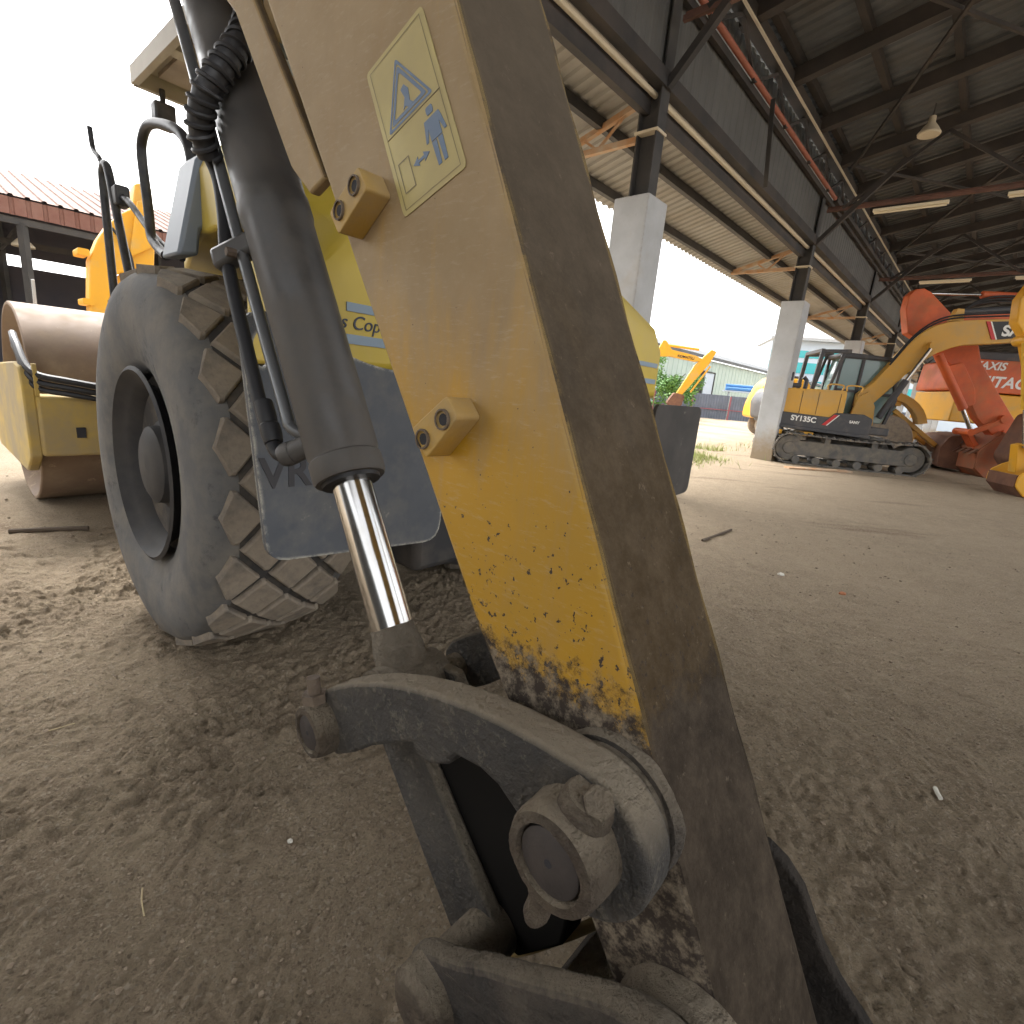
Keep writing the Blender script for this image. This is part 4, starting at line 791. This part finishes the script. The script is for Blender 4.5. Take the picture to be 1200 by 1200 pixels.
mat('cab_glass', (0.16, 0.25, 0.25), 0.06, spec=0.7); mat('decal_white', (0.75, 0.75, 0.72), 0.5); mat('decal_red', (0.5, 0.03, 0.03), 0.5); mat('decal_black', (0.02, 0.02, 0.02), 0.5)
mat('bucket_orange', (0.42, 0.10, 0.03), 0.6, var=(0.30, 0.10, 0.05), vscale=3, dust=(0.24, 0.16, 0.1), dscale=2, damt=0.45)
mat('rust_brown', (0.13, 0.065, 0.045), 0.85, var=(0.2, 0.1, 0.06), vscale=4)
mat('cyl_yellow', (0.62, 0.36, 0.03), 0.4)
class Fr:
    def __init__(s, o, az, k=1.0): s.k = k; s.o = np.array(o, float); s.e = head(az); s.n = head(az-90)     # along, and to its left (away from the camera here)
    def P(s, l, d, z): return s.o+(s.e*l+s.n*d+Z*z)*s.k
    def pr(s, poly, d0, d1, name, m, par, bevel=0.0, smooth=False): return MB().prism(poly, s.o, s.e*s.k, Z*s.k, s.n*s.k, d0, d1).build(name, m, par, bevel=bevel, smooth=smooth)
    def cyl(s, a, b, d, r, name, m, par, seg=14): return MB().cyl(s.P(a[0], d, a[1]), s.P(b[0], d, b[1]), r, seg).build(name, m, par, smooth=True)
def track(F, par, l0, l1, d0, d1, h):
    r = h/2; n_arc = 8; path = [(l0+r+(l1-l0-h)*k/10, 0) for k in range(11)]
    path += [(l1-r+r*math.sin(R(a)), r-r*math.cos(R(a))) for a in np.linspace(20, 160, n_arc)]
    path += [(l1-r-(l1-l0-h)*k/10, h-.05*math.sin(math.pi*k/10)) for k in range(11)]
    path += [(l0+r-r*math.sin(R(a)), r+r*math.cos(R(a))) for a in np.linspace(20, 160, n_arc)]
    P = [np.array(p) for p in path]; n = len(P); L = [0]
    for i in range(n): L.append(L[-1]+np.linalg.norm(P[(i+1) % n]-P[i]))
    tot = L[-1]; ns = 44; mb = MB()
    for k in range(ns):
        x = tot*k/ns; i = max(j for j in range(n) if L[j] <= x); t = (x-L[i])/(L[i+1]-L[i]); q = P[i]+(P[(i+1) % n]-P[i])*t; tg = (P[(i+1) % n]-P[i]); tg = tg/np.linalg.norm(tg)
        e = F.e*tg[0]+Z*tg[1]; nn = np.cross(F.n, e)*1.0; c = F.P(q[0], (d0+d1)/2, q[1])
        if np.dot(nn, (F.P((l0+l1)/2, 0, h/2)-F.P(q[0], 0, q[1]))) > 0: nn = -nn
        mb.box(c-nn*.02, tot/ns*.9, d1-d0, .03, e, F.n, nn); mb.box(c+nn*.008, .03, d1-d0, .035, e, F.n, nn)
    tk = mb.build('track', 'track_steel', par)
    fr = MB().prism([(l0+r*.9, r*.55), (l1-r*.9, r*.55), (l1-r*.9, r*1.35), (l1-r*1.6, r*1.5), (l0+r*1.4, r*1.5), (l0+r*.9, r*1.3)], F.o, F.e, Z, F.n, d0+.12, d1-.06).build('track_frame', 'track_steel', tk, bevel=.02)
    for l in (l0+r, l1-r): MB().lathe(F.P(l, d0+.1, r), F.n, [(0, 0), (0, r*.35), (.03, r*.4), (.03, r*.78), (.1, r*.82), (d1-d0-.1, r*.82)], 22).build('idler', 'track_steel', tk, smooth=True)
    for k in range(6): MB().cyl(F.P(l0+r*1.5+(l1-l0-3*r)*k/5, d0+.08, r*.3), F.P(l0+r*1.5+(l1-l0-3*r)*k/5, d1-.05, r*.3), r*.24, 12).build('roller', 'track_steel', tk, smooth=True)
    for k in range(2): MB().box(F.P(l0+(l1-l0)*(.35+.3*k), (d0+d1)/2, h-.15), .12, d1-d0-.2, .16, F.e, F.n).build('carrier', 'track_steel', tk)
    return tk
# --- yellow and charcoal excavator next to the second column
F = Fr((6.528, 12.369, 0), 102)
SY = thing('excavator', 'yellow and charcoal tracked excavator parked beside the second concrete column', 'excavator', F.P(1.3, 1.2, 0), 'tracked excavators parked under the shed')
track(F, SY, -.42, 2.92, 0, .5, .74); track(F, SY, -.42, 2.92, 1.75, 2.25, .74)
MB().box(F.P(1.25, 1.12, .62), 1.7, 1.2, .3, F.e, F.n).build('undercarriage', 'track_steel', SY, bevel=.03)
MB().cyl(F.P(1.25, 1.12, .75), F.P(1.25, 1.12, .88), .55, 28).build('slew_ring', 'track_steel', SY, smooth=True)
F.pr([(-.55, .88), (2.0, .84), (2.0, 1.02), (-.55, 1.05)], .2, 2.1, 'deck', 'exc_charcoal', SY, bevel=.03)
hd_ = F.pr(rounded([(-.62, 1.17), (.98, 1.13), (.96, 1.79), (-.55, 1.74), (-.66, 1.6)], .08, 3), .22, 2.05, 'engine_cover', 'exc_yellow', SY, bevel=.02)
for l in (.02, .38, .84): MB().box(F.P(l, .216, 1.45), .008, .006, .52, F.e, F.n).build('panel_gap', 'decal_black', hd_)
F.pr(rounded([(-.68, .95), (-.35, .92), (-.35, 1.7), (-.62, 1.68), (-.75, 1.4)], .1, 3), .3, 2.0, 'counterweight', 'exc_charcoal', SY, bevel=.03)
sk_ = F.pr(rounded([(-.40, .90), (1.60, .82), (1.60, 1.20), (1.40, 1.29), (.80, 1.27), (.70, 1.155), (-.40, 1.20)], .03, 2), .17, .6, 'side_skirt', 'exc_charcoal', SY, bevel=.015)
F.pr([(-.4, .83), (1.62, .75), (1.62, .83), (-.4, .91)], .13, .5, 'skirt_rail', 'exc_charcoal', SY, bevel=.01)
F.pr([(.55, .97), (.64, .965), (.86, 1.22), (.77, 1.225)], .160, .168, 'stripe', 'decal_red', sk_); F.pr([(.645, .965), (.67, .964), (.89, 1.225), (.865, 1.225)], .160, .168, 'stripe', 'decal_white', sk_)
text_mesh('SY135C', .17, F.P(-.14, .167, 1.02), F.e-Z*.035, Z, 'lettering', 'decal_white', sk_, bold=.006)
text_mesh('SANY', .085, F.P(1.12, .167, 1.07), F.e-Z*.03, Z, 'lettering', 'decal_white', sk_, bold=.003)
for l, w_ in ((-.36, .1), (.27, .22)): MB().box(F.P(l+.05, .35, .72), w_, .3, .1, F.e, F.n).build('marker_block', 'exc_amber', SY)
# cab on the far side
cbg = F.pr(rounded([(1.02, 1.1), (2.25, 1.1), (2.42, 1.7), (2.18, 2.62), (1.10, 2.66), (1.02, 1.9)], .06, 3), 1.32, 2.2, 'cab', 'cab_glass', SY, bevel=.02)
for a, b in (((1.02, 1.1), (1.04, 2.66)), ((1.52, 1.1), (1.52, 2.66)), ((2.30, 1.1), (2.42, 1.7)), ((2.42, 1.7), (2.17, 2.64)), ((1.02, 1.85), (2.40, 1.8)), ((1.03, 2.64), (2.2, 2.62))):
    for d in (1.305, 2.215): MB().bar(F.P(a[0], d, a[1]), F.P(b[0], d, b[1]), .06, .07, F.n).build('pillar', 'exc_charcoal', cbg)
F.pr(rounded([(.97, 2.62), (2.3, 2.60), (2.3, 2.68), (1.2, 2.74), (.97, 2.72)], .03, 2), 1.26, 2.26, 'cab_roof', 'exc_charcoal', cbg, bevel=.02)
MB().box(F.P(1.3, 1.75, 1.75), .45, .5, .9, F.e, F.n).build('seat', 'exc_charcoal', cbg, bevel=.05)
gd = MB()
for d in (1.0, 2.2): gd.bar(F.P(.42, d, 1.8), F.P(.48, d, 2.74), .09, .09, F.n); gd.bar(F.P(.48, d, 2.7), F.P(1.1, d, 2.74), .09, .09, F.n); gd.bar(F.P(.78, d, 1.8), F.P(.95, d, 2.7), .07, .07, F.n)
gd.bar(F.P(.48, 1.0, 2.72), F.P(.48, 2.2, 2.72), .09, .09).build('roll_bar', 'exc_charcoal', SY, bevel=.01)
MB().box(F.P(-.2, .9, 1.84), .5, .7, .1, F.e, F.n).build('grille', 'exc_charcoal', hd_, bevel=.02); MB().tube([F.P(.2, .8, 1.78), F.P(.2, .8, 1.98), F.P(.12, .8, 2.05)], .05, 10).build('exhaust', 'exc_charcoal', hd_, smooth=True)
for l in (.55, .95): MB().tube(smooth_path([F.P(l, .26, 1.78), F.P(l, .26, 1.9), F.P(l+.3, .26, 1.9), F.P(l+.3, .26, 1.78)], 4), .018, 8).build('grab_rail', 'exc_yellow', hd_, smooth=True)
mr_ = MB().box(F.P(-.28, .35, 2.02), .09, .16, .2, F.e, F.n).build('mirror', 'exc_charcoal', SY, bevel=.02); MB().tube([F.P(-.28, .4, 1.74), F.P(-.28, .38, 1.95)], .012, 6).build('stalk', 'exc_charcoal', mr_)
# boom
bt = [(1.50, 1.78), (1.77, 2.07), (2.06, 2.58), (2.33, 3.04), (2.52, 3.28), (2.74, 3.45), (3.0, 3.55), (3.3, 3.60), (3.9, 3.66), (4.9, 3.72), (4.95, 3.30), (4.51, 3.20), (3.85, 3.11), (3.42, 3.06), (3.19, 2.98), (2.92, 2.84), (2.65, 2.61), (2.40, 2.30), (2.14, 1.93), (1.80, 1.48), (1.62, 1.40), (1.5, 1.5)]
bo = F.pr(bt, 1.08, 1.36, 'boom', 'exc_yellow', SY, bevel=.015)
F.pr([(4.02, 3.22), (4.9, 3.36), (4.9, 3.68), (3.82, 3.60)], 1.06, 1.079, 'name_plate', 'decal_black', bo); F.pr([(3.92, 3.22), (4.0, 3.22), (3.80, 3.60), (3.72, 3.60)], 1.06, 1.079, 'stripe', 'decal_red', bo); F.pr([(4.0, 3.22), (4.03, 3.22), (3.83, 3.60), (3.80, 3.60)], 1.058, 1.079, 'stripe', 'decal_white', bo)
text_mesh('SANY', .32, F.P(4.08, 1.055, 3.31), F.e+Z*.06, Z, 'lettering', 'decal_white', bo, bold=.012)
F.pr([(1.35, 1.05), (1.95, 1.05), (1.9, 1.5), (1.7, 1.85), (1.5, 1.7)], 1.0, 1.075, 'boom_bracket', 'exc_yellow', SY, bevel=.01); F.pr([(1.35, 1.05), (1.95, 1.05), (1.9, 1.5), (1.7, 1.85), (1.5, 1.7)], 1.37, 1.44, 'boom_bracket', 'exc_yellow', SY, bevel=.01)
for d in (.98, 1.46): F.cyl((2.02, 1.25), (2.40, 2.17), d, .075, 'boom_cylinder', 'exc_charcoal', SY); F.cyl((2.38, 2.12), (2.75, 2.98), d, .045, 'cylinder_rod', 'chrome', SY)
MB().cyl(F.P(2.76, .93, 3.0), F.P(2.76, 1.51, 3.0), .09, 16).build('boom_pin', 'exc_yellow', SY, smooth=True)
F.cyl((3.2, 3.78), (4.4, 3.92), 1.2, .08, 'stick_cylinder', 'exc_charcoal', SY); F.pr([(3.05, 3.58), (3.3, 3.6), (3.25, 3.85), (3.12, 3.85)], 1.12, 1.32, 'cylinder_lug', 'exc_yellow', SY)
for dz in (0, .06): MB().tube(smooth_path([F.P(2.0, 1.05, 2.5+dz), F.P(2.4, 1.05, 3.2+dz), F.P(2.9, 1.05, 3.58+dz), F.P(3.7, 1.06, 3.70+dz), F.P(4.6, 1.06, 3.78+dz)], 5), .02, 6).build('hose', 'rubber_black', SY, smooth=True)
# its stick comes down at the right-hand edge
F.pr([(4.6, 3.9), (4.95, 4.1), (5.2, 3.6), (5.5, 1.6), (5.35, 1.5), (4.85, 3.1)], 1.1, 1.34, 'stick', 'exc_yellow', SY, bevel=.015)
F.pr(rounded([(5.2, 1.65), (5.5, 1.7), (5.75, 1.1), (5.6, .5), (5.2, .3), (4.95, .6)], .1, 3), .85, 1.6, 'bucket', 'rust_brown', SY, bevel=.02)

# --- orange excavator beyond it
G = Fr((12.1, 13.2, 0), 102, 1.12)
OR = thing('excavator', 'orange tracked excavator with its arm folded down onto an orange bucket', 'excavator', G.P(2.2, 1.2, 0), 'tracked excavators parked under the shed')
G.pr([(-2.46, 3.55), (-2.46, 3.85), (-2.36, 3.98), (-2.2, 4.0), (-2.05, 3.93), (-1.6, 3.55), (-1.25, 3.30), (-.95, 3.1), (-.70, 2.53), (-.2, 1.9), (.56, 1.0), (.50, .75), (.2, .78), (-.02, .92), (-.45, 1.3), (-1.17, 2.34), (-1.7, 2.72), (-2.3, 3.05), (-2.38, 3.3)], .25, .55, 'stick', 'exc_orange', OR, bevel=.02)
G.pr([(-2.0, 3.35), (-1.2, 3.62), (.8, 3.78), (3.0, 3.3), (3.0, 2.9), (.8, 3.42), (-1.0, 3.3), (-1.9, 3.0)], .6, .9, 'boom', 'exc_orange', OR, bevel=.02)
G.cyl((-2.15, 3.92), (-.95, 3.95), .4, .035, 'cylinder_rod', 'chrome', OR); G.cyl((-1.0, 3.95), (.8, 3.95), .4, .09, 'stick_cylinder', 'exc_orange', OR)
G.cyl((-1.62, 2.62), (-.82, 1.48), .18, .10, 'bucket_cylinder', 'exc_orange', OR); G.cyl((-.86, 1.52), (-.55, 1.02), .18, .05, 'cylinder_rod', 'chrome', OR)
G.pr(rounded([(-1.45, 2.35), (-1.1, 2.5), (-.72, 1.95), (-.62, 1.6), (-.85, 1.5), (-1.0, 1.75)], .08, 3), .16, .24, 'cylinder_guard', 'exc_orange', OR, bevel=.015)
G.pr([(-.62, 1.0), (-.55, .9), (.05, 1.28), (.02, 1.38)], .12, .2, 'lever', 'exc_orange', OR, bevel=.01); G.pr([(-.62, 1.02), (-.52, 1.02), (-.18, .62), (-.28, .56)], .26, .54, 'bucket_link', 'exc_orange', OR, bevel=.01)
MB().cyl(G.P(.0, .1, 1.34), G.P(.0, .7, 1.34), .1, 16).build('lever_pin', 'exc_orange', OR, smooth=True); MB().cyl(G.P(-.57, .1, .98), G.P(-.57, .7, .98), .09, 16).build('link_pin', 'exc_orange', OR, smooth=True)
obk = G.pr(rounded([(-.36, .60), (.02, 1.05), (.30, .98), (.44, .70), (.46, .25), (.25, .0), (-.12, .0), (-.34, .18)], .06, 3), 0, .04, 'bucket', 'bucket_orange', OR, bevel=.01)
G.pr(rounded([(-.36, .60), (.02, 1.05), (.30, .98), (.44, .70), (.46, .25), (.25, .0), (-.12, .0), (-.34, .18)], .06, 3), .86, .9, 'side_plate', 'bucket_orange', obk, bevel=.01)
G.pr([(-.37, .58), (-.35, .17), (-.12, -.01), (.25, -.01), (.47, .25), (.43, .27), (.23, .03), (-.11, .03), (-.31, .19), (-.33, .58)], .041, .859, 'shell', 'bucket_orange', obk); G.pr([(-.33, .6), (-.37, .62), (.02, 1.06), (.05, 1.03)], .041, .859, 'top_plate', 'bucket_orange', obk)
G.pr([(-.15, .55), (.1, 1.1), (.2, 1.05), (.05, .55)], .2, .24, 'ear', 'exc_orange', obk); G.pr([(-.15, .55), (.1, 1.1), (.2, 1.05), (.05, .55)], .6, .64, 'ear', 'exc_orange', obk)
for k in range(4): G.pr([(-.36, .64), (-.33, .60), (-.50, .50)], .06+k*.22, .16+k*.22, 'tooth', 'rust_brown', obk)
# body to the right with its counterweight lettering
obd = G.pr(rounded([(.0, 2.0), (3.2, 2.0), (3.2, 2.8), (.05, 2.8)], .08, 3), 2.2, 4.4, 'engine_cover', 'exc_orange', OR, bevel=.03)
G.pr([(.0, 1.2), (3.0, 1.2), (3.0, 1.97), (.0, 1.97)], 2.25, 4.3, 'deck', 'exc_amber', OR, bevel=.03)
G.pr([(.1, 2.81), (3.1, 2.81), (3.0, 3.05), (.2, 3.0)], 2.4, 4.2, 'top_cover', 'exc_charcoal', OR, bevel=.02)
text_mesh('HITACHI', .42, G.P(.32, 2.19, 2.14), G.e, Z, 'lettering', 'decal_white', obd, shear=.2, bold=.01)
text_mesh('ZAXIS', .3, G.P(.15, 2.19, 2.56), G.e, Z, 'lettering', 'decal_white', obd, shear=.2, bold=.008)
track(G, OR, -.6, 3.2, 2.3, 2.85, .8); track(G, OR, -.6, 3.2, 4.2, 4.75, .8)
# hoses along the folded boom
for k in range(3): MB().tube(smooth_path([G.P(-1.45, .3, 3.25), G.P(-1.3, .28, 3.62), G.P(-.9, .26, 3.78+.05*k), G.P(-.2, .26, 3.83+.05*k), G.P(.6, .3, 3.84+.05*k)], 5), .025, 6).build('hose', 'rubber_black', OR, smooth=True)

# --- yellow arm cropped by the right-hand edge
Y = Fr((9.93, 9.98, 0), 102)
YE = thing('excavator', 'yellow excavator arm and bucket cut off by the right edge of the photo', 'excavator', Y.P(1.2, .5, 0), 'tracked excavators parked under the shed')
Y.pr([(-.98, 3.62), (-.85, 3.95), (-.2, 3.9), (.35, 1.6), (.5, .9), (.3, .75), (.05, 1.2), (-.75, 3.0), (-.92, 3.2)], .18, .42, 'stick', 'exc_amber', YE, bevel=.02)
Y.cyl((-.72, 2.86), (-.40, 1.66), .08, .075, 'bucket_cylinder', 'cyl_yellow', YE); Y.cyl((-.42, 1.72), (-.22, .95), .08, .04, 'cylinder_rod', 'chrome', YE); MB().cyl(Y.P(-.70, -.02, 2.9), Y.P(-.70, .4, 2.9), .1, 14).build('cylinder_pin', 'exc_amber', YE, smooth=True)
Y.pr([(-.30, 1.0), (-.12, 1.02), (.3, .75), (.25, .62)], .02, .1, 'lever', 'exc_amber', YE, bevel=.01); Y.pr([(-.3, .98), (-.18, 1.02), (-.05, .5), (-.2, .45)], .14, .36, 'bucket_link', 'exc_amber', YE, bevel=.01)
ybk = Y.pr(rounded([(-.30, .42), (-.1, .58), (.5, .85), (.75, .6), (.9, .25), (.4, .0), (-.1, .0), (-.30, .2)], .07, 3), -.15, -.11, 'bucket', 'exc_amber', YE, bevel=.01)
Y.pr(rounded([(-.30, .42), (-.1, .58), (.5, .85), (.75, .6), (.9, .25), (.4, .0), (-.1, .0), (-.30, .2)], .07, 3), .71, .75, 'side_plate', 'exc_amber', ybk, bevel=.01)
Y.pr([(-.31, .42), (-.31, .19), (-.1, -.01), (.4, -.01), (.4, .03), (-.08, .03), (-.27, .2), (-.27, .42)], -.109, .709, 'shell', 'rust_brown', ybk)

# --- wheel loader between them, mostly hidden
Ld = Fr(tuple(F.P(2.6, 4.2, 0)), 112)
WL = thing('wheel_loader', 'yellow wheel loader half hidden between the charcoal and orange excavators', 'wheel loader', Ld.P(0, 0, 0))
Ld.pr([(-1.4, .9), (1.5, .55), (1.6, .95), (.9, 1.15), (-1.4, 1.3)], -.55, .55, 'frame', 'exc_yellow', WL, bevel=.03)
Ld.pr(rounded([(-1.6, 1.3), (-.1, 1.3), (-.1, 1.95), (-1.5, 1.9)], .12, 3), -.6, .6, 'engine_cover', 'exc_yellow', WL, bevel=.03)
Ld.pr([(.0, 1.62), (1.0, 1.62), (1.0, 1.95), (.0, 2.0)], -.7, -.3, 'fender', 'exc_yellow', WL, bevel=.02)
Ld.pr(arc(.65, .95, 1.05, 15, 100, 8)+arc(.65, .95, .85, 100, 15, 8), -.85, -.35, 'mudguard', 'exc_yellow', WL)
wc = Ld.pr([(-.1, 1.3), (.9, 1.3), (1.0, 2.0), (.8, 2.75), (-.05, 2.75)], -.5, .5, 'cab', 'cab_glass', WL, bevel=.02); Ld.pr([(-.15, 2.75), (.9, 2.75), (.9, 2.85), (-.15, 2.87)], -.55, .55, 'cab_roof', 'exc_yellow', wc, bevel=.02)
for l in (-1.0, .75):
    for d in (-.75, .75):
        wh = MB().lathe(Ld.P(l, d-.2, .68), Ld.n, [(0, .3), (.0, .5), (.03, .64), (.08, .68), (.32, .68), (.37, .64), (.4, .5), (.4, .3)], 28).build('tyre', 'tyre_tread', WL, smooth=True); MB().lathe(Ld.P(l, d-.17, .68), Ld.n, [(.02, 0), (.02, .2), (0, .3), (.34, .3), (.32, .2), (.32, 0)], 20).build('rim', 'exc_yellow', wh, smooth=True)
for sg in (-.45, .45): MB().bar(Ld.P(.9, sg, 1.5), Ld.P(2.2, sg, .55), .12, .25, Ld.n).build('lift_arm', 'exc_yellow', WL, bevel=.02)
Ld.pr(rounded([(2.1, .1), (2.9, .05), (2.5, .35), (2.45, .8), (2.75, 1.05), (2.2, .95), (2.05, .6)], .06, 3), -1.0, 1.0, 'bucket', 'rust_brown', WL, bevel=.02)

# --- yellow machine tail beside the second column, in the yard
B = Fr((9.9, 22.6, 0), 100)
YL = thing('backhoe_loader', 'rounded yellow machine tail with red lamps behind the second column', 'loader', B.P(1.4, .8, 0))
ytl = B.pr(rounded([(-.05, .75), (2.4, .75), (2.5, 1.6), (1.9, 2.5), (.6, 2.55), (.25, 2.2), (-.02, 1.35)], .18, 4), 0, 1.7, 'body', 'exc_amber', YL, bevel=.06)
for z in (1.02,): 
    for l in (.10, .34): MB().box(B.P(l, -.01, z), .2, .03, .22, B.e, B.n).build('tail_lamp', 'tail_red', ytl, bevel=.01)
for l in (.75, 2.0):
    for d in (.05, 1.35): MB().lathe(B.P(l, d, .5), B.n, [(0, 0), (0, .3), (.0, .42), (.05, .5), (.25, .5), (.3, .42), (.3, 0)], 24).build('wheel', 'tyre_tread', YL, smooth=True)
B.pr([(.8, 2.5), (1.9, 2.48), (1.8, 2.62), (.9, 2.64)], .2, 1.5, 'cab_roof', 'exc_charcoal', ytl)

# --- small yellow excavator arm out in the yard
K = Fr((8.3, 30.0, 0), 96)
KO = thing('excavator', 'small yellow excavator arm raised in front of the green tree', 'excavator', K.P(-1.6, .6, 0), 'excavators standing out in the yard')
km = K.pr([(-2.6, 2.0), (-2.2, 1.9), (-.9, 3.5), (-.3, 3.55), (1.15, 3.38), (1.45, 3.42), (1.5, 3.58), (1.1, 3.72), (-.2, 3.92), (-.6, 4.4), (-.75, 4.4), (-.95, 3.9)], .4, .7, 'boom', 'exc_amber', KO, bevel=.02)
text_mesh('KOMATSU', .2, K.P(.15, .39, 3.56), K.e-Z*.1, Z, 'lettering', 'decal_black', km, bold=.004)
K.pr([(1.95, 4.1), (2.25, 4.0), (1.95, 3.3), (.75, 1.5), (.5, 1.3), (.4, 1.5), (1.2, 3.2)], .42, .68, 'stick', 'exc_amber', KO, bevel=.02)
K.cyl((-.65, 4.15), (1.3, 4.05), .5, .07, 'stick_cylinder', 'exc_amber', KO); K.cyl((2.05, 3.2), (1.2, 1.7), .5, .05, 'bucket_cylinder', 'exc_amber', KO)
K.pr(rounded([(.3, 1.6), (.9, 1.5), (.8, .9), (.3, .7), (-.05, 1.0)], .1, 3), .3, .9, 'bucket', 'rust_brown', KO, bevel=.02)
track(K, KO, -4.6, -1.5, 0, .5, .75); track(K, KO, -4.6, -1.5, 1.3, 1.8, .75); K.pr(rounded([(-4.8, .9), (-2.0, .9), (-2.0, 1.9), (-4.6, 1.9)], .1, 3), .1, 1.7, 'house', 'exc_amber', KO, bevel=.03)
K.pr([(-3.2, 1.9), (-2.1, 1.4), (-2.0, 2.0), (-2.3, 2.75), (-3.2, 2.75)], 1.0, 1.7, 'cab', 'cab_glass', KO, bevel=.02)

# --- yellow arm folded up beyond the drum at the left
E_ = Fr(tuple(W(1.6, -13.5, 0)), 41.5)
LE = thing('excavator', 'bright yellow excavator arm folded upright beyond the roller drum', 'excavator', E_.P(1.5, 1.4, 0), 'excavators standing out in the yard')
E_.pr([(.55, 1.2), (.60, 2.2), (.66, 2.85), (.82, 3.25), (1.0, 3.55), (1.22, 3.8), (1.42, 3.95), (1.5, 4.42), (1.62, 4.47), (1.78, 4.42), (1.80, 3.7), (1.72, 2.9), (1.70, 2.0), (1.72, 1.2), (1.32, 1.2), (1.28, 2.1), (1.26, 2.55), (1.16, 2.72), (1.02, 2.6), (.92, 2.2), (.90, 1.2)], 0, .4, 'boom', 'exc_amber', LE, bevel=.025)
E_.pr([(1.28, 3.0), (1.7, 3.3), (1.74, 4.2), (1.5, 4.1)], -.08, -.005, 'gusset', 'exc_amber', LE, bevel=.02)
E_.pr(rounded([(.92, 1.4), (1.27, 1.4), (1.27, 2.5), (1.15, 2.7), (.95, 2.4)], .05, 3), .12, .28, 'web_plate', 'exc_amber', LE)
for z in (2.0, 2.9): E_.pr(rounded([(.48, z), (.66, z), (.66, z+.12), (.48, z+.12)], .03, 2), -.06, .46, 'pin', 'exc_amber', LE)
for z in (2.55, 2.7): MB().cyl(E_.P(1.78, .2, z), E_.P(1.98, .2, z+.08), .05, 10).build('pipe_stub', 'exc_amber', LE, smooth=True)
MB().tube(smooth_path([E_.P(1.05, -.05, 3.5), E_.P(1.3, -.08, 3.1), E_.P(1.35, -.08, 2.6), E_.P(1.42, -.06, 2.3), E_.P(1.75, -.05, 2.35)], 6), .025, 8).build('hose', 'rubber_black', LE, smooth=True)
MB().cyl(E_.P(1.22, .2, 1.4), E_.P(1.3, .2, 2.4), .05, 12).build('cylinder_rod', 'chrome', LE, smooth=True)
E_.pr(rounded([(.2, .9), (3.2, .9), (3.2, 1.7), (.3, 1.8)], .1, 3), .5, 2.6, 'house', 'exc_amber', LE, bevel=.04)
track(E_, LE, -.2, 3.6, .2, .75, .85); track(E_, LE, -.2, 3.6, 2.2, 2.75, .85)

# ------------------------------------------------------------------ litter on the ground
mat('twig', (0.10, 0.075, 0.055), 0.9); mat('straw', (0.45, 0.36, 0.22), 0.9); mat('white_scrap', (0.65, 0.62, 0.55), 0.8); mat('red_stone', (0.40, 0.16, 0.08), 0.85)
def gp(x, y, dz=0.0): return V3(x, y, gz_at((x, y))+dz)
def stickb(pts, r, label, m='twig', name='twig', cat='twig'):
    o = MB().tube(smooth_path([gp(x, y, r*.8) for x, y in pts], 4), r, 7).build(name, m, None, smooth=True); tag(o, label, cat, 'sticks lying on the dirt')
stickb([(-3.30, 3.18), (-3.15, 3.27), (-2.93, 3.37)], .018, 'dark stick lying on the dirt left of the big tyre')
stickb([(1.80, 4.63), (2.0, 4.88), (2.28, 5.16)], .012, 'thin stick on the dirt right of the near arm')
stickb([(-1.445, 1.42), (-1.40, 1.47)], .0022, 'short pale straw on the dirt below the tyre', 'straw', 'straw', 'straw')
stickb([(-.80, .955), (-.775, .92), (-.748, .89)], .0018, 'pale straw lying near the bottom left of the photo', 'straw', 'straw', 'straw')
def stone(x, y, r, m, label):
    vs, fs = ico(r, .6); c = gp(x, y, r*.2); o = MB().add([V3(*v)+c for v in vs], fs).build('stone', m, None, smooth=True); tag(o, label, 'stone', 'single stones lying on the dirt')
stone(2.436, 3.51, .025, 'red_stone', 'small reddish stone on the dirt right of the arm')
stone(2.14, 3.81, .03, 'white_scrap', 'pale flat stone on the dirt right of the arm')
stone(-.517, 1.119, .008, 'white_scrap', 'grey pebble below the lever left of the arm')
sc_ = MB().tube(smooth_path([gp(1.555, 1.50, .006), gp(1.562, 1.525, .008), gp(1.575, 1.55, .006)], 4), .007, 7).build('scrap', 'white_scrap', None, smooth=True); tag(sc_, 'white scrap on the bare dirt at the right', 'scrap')
pk = MB(); a, b = gp(6.0, 11.45, .02), gp(7.5, 11.6, .02); pk.bar(a, b, .2, .04); tag(pk.build('plank', 'rusty_angle', None, bevel=.006), 'weathered plank on the dirt in front of the tracks', 'plank')
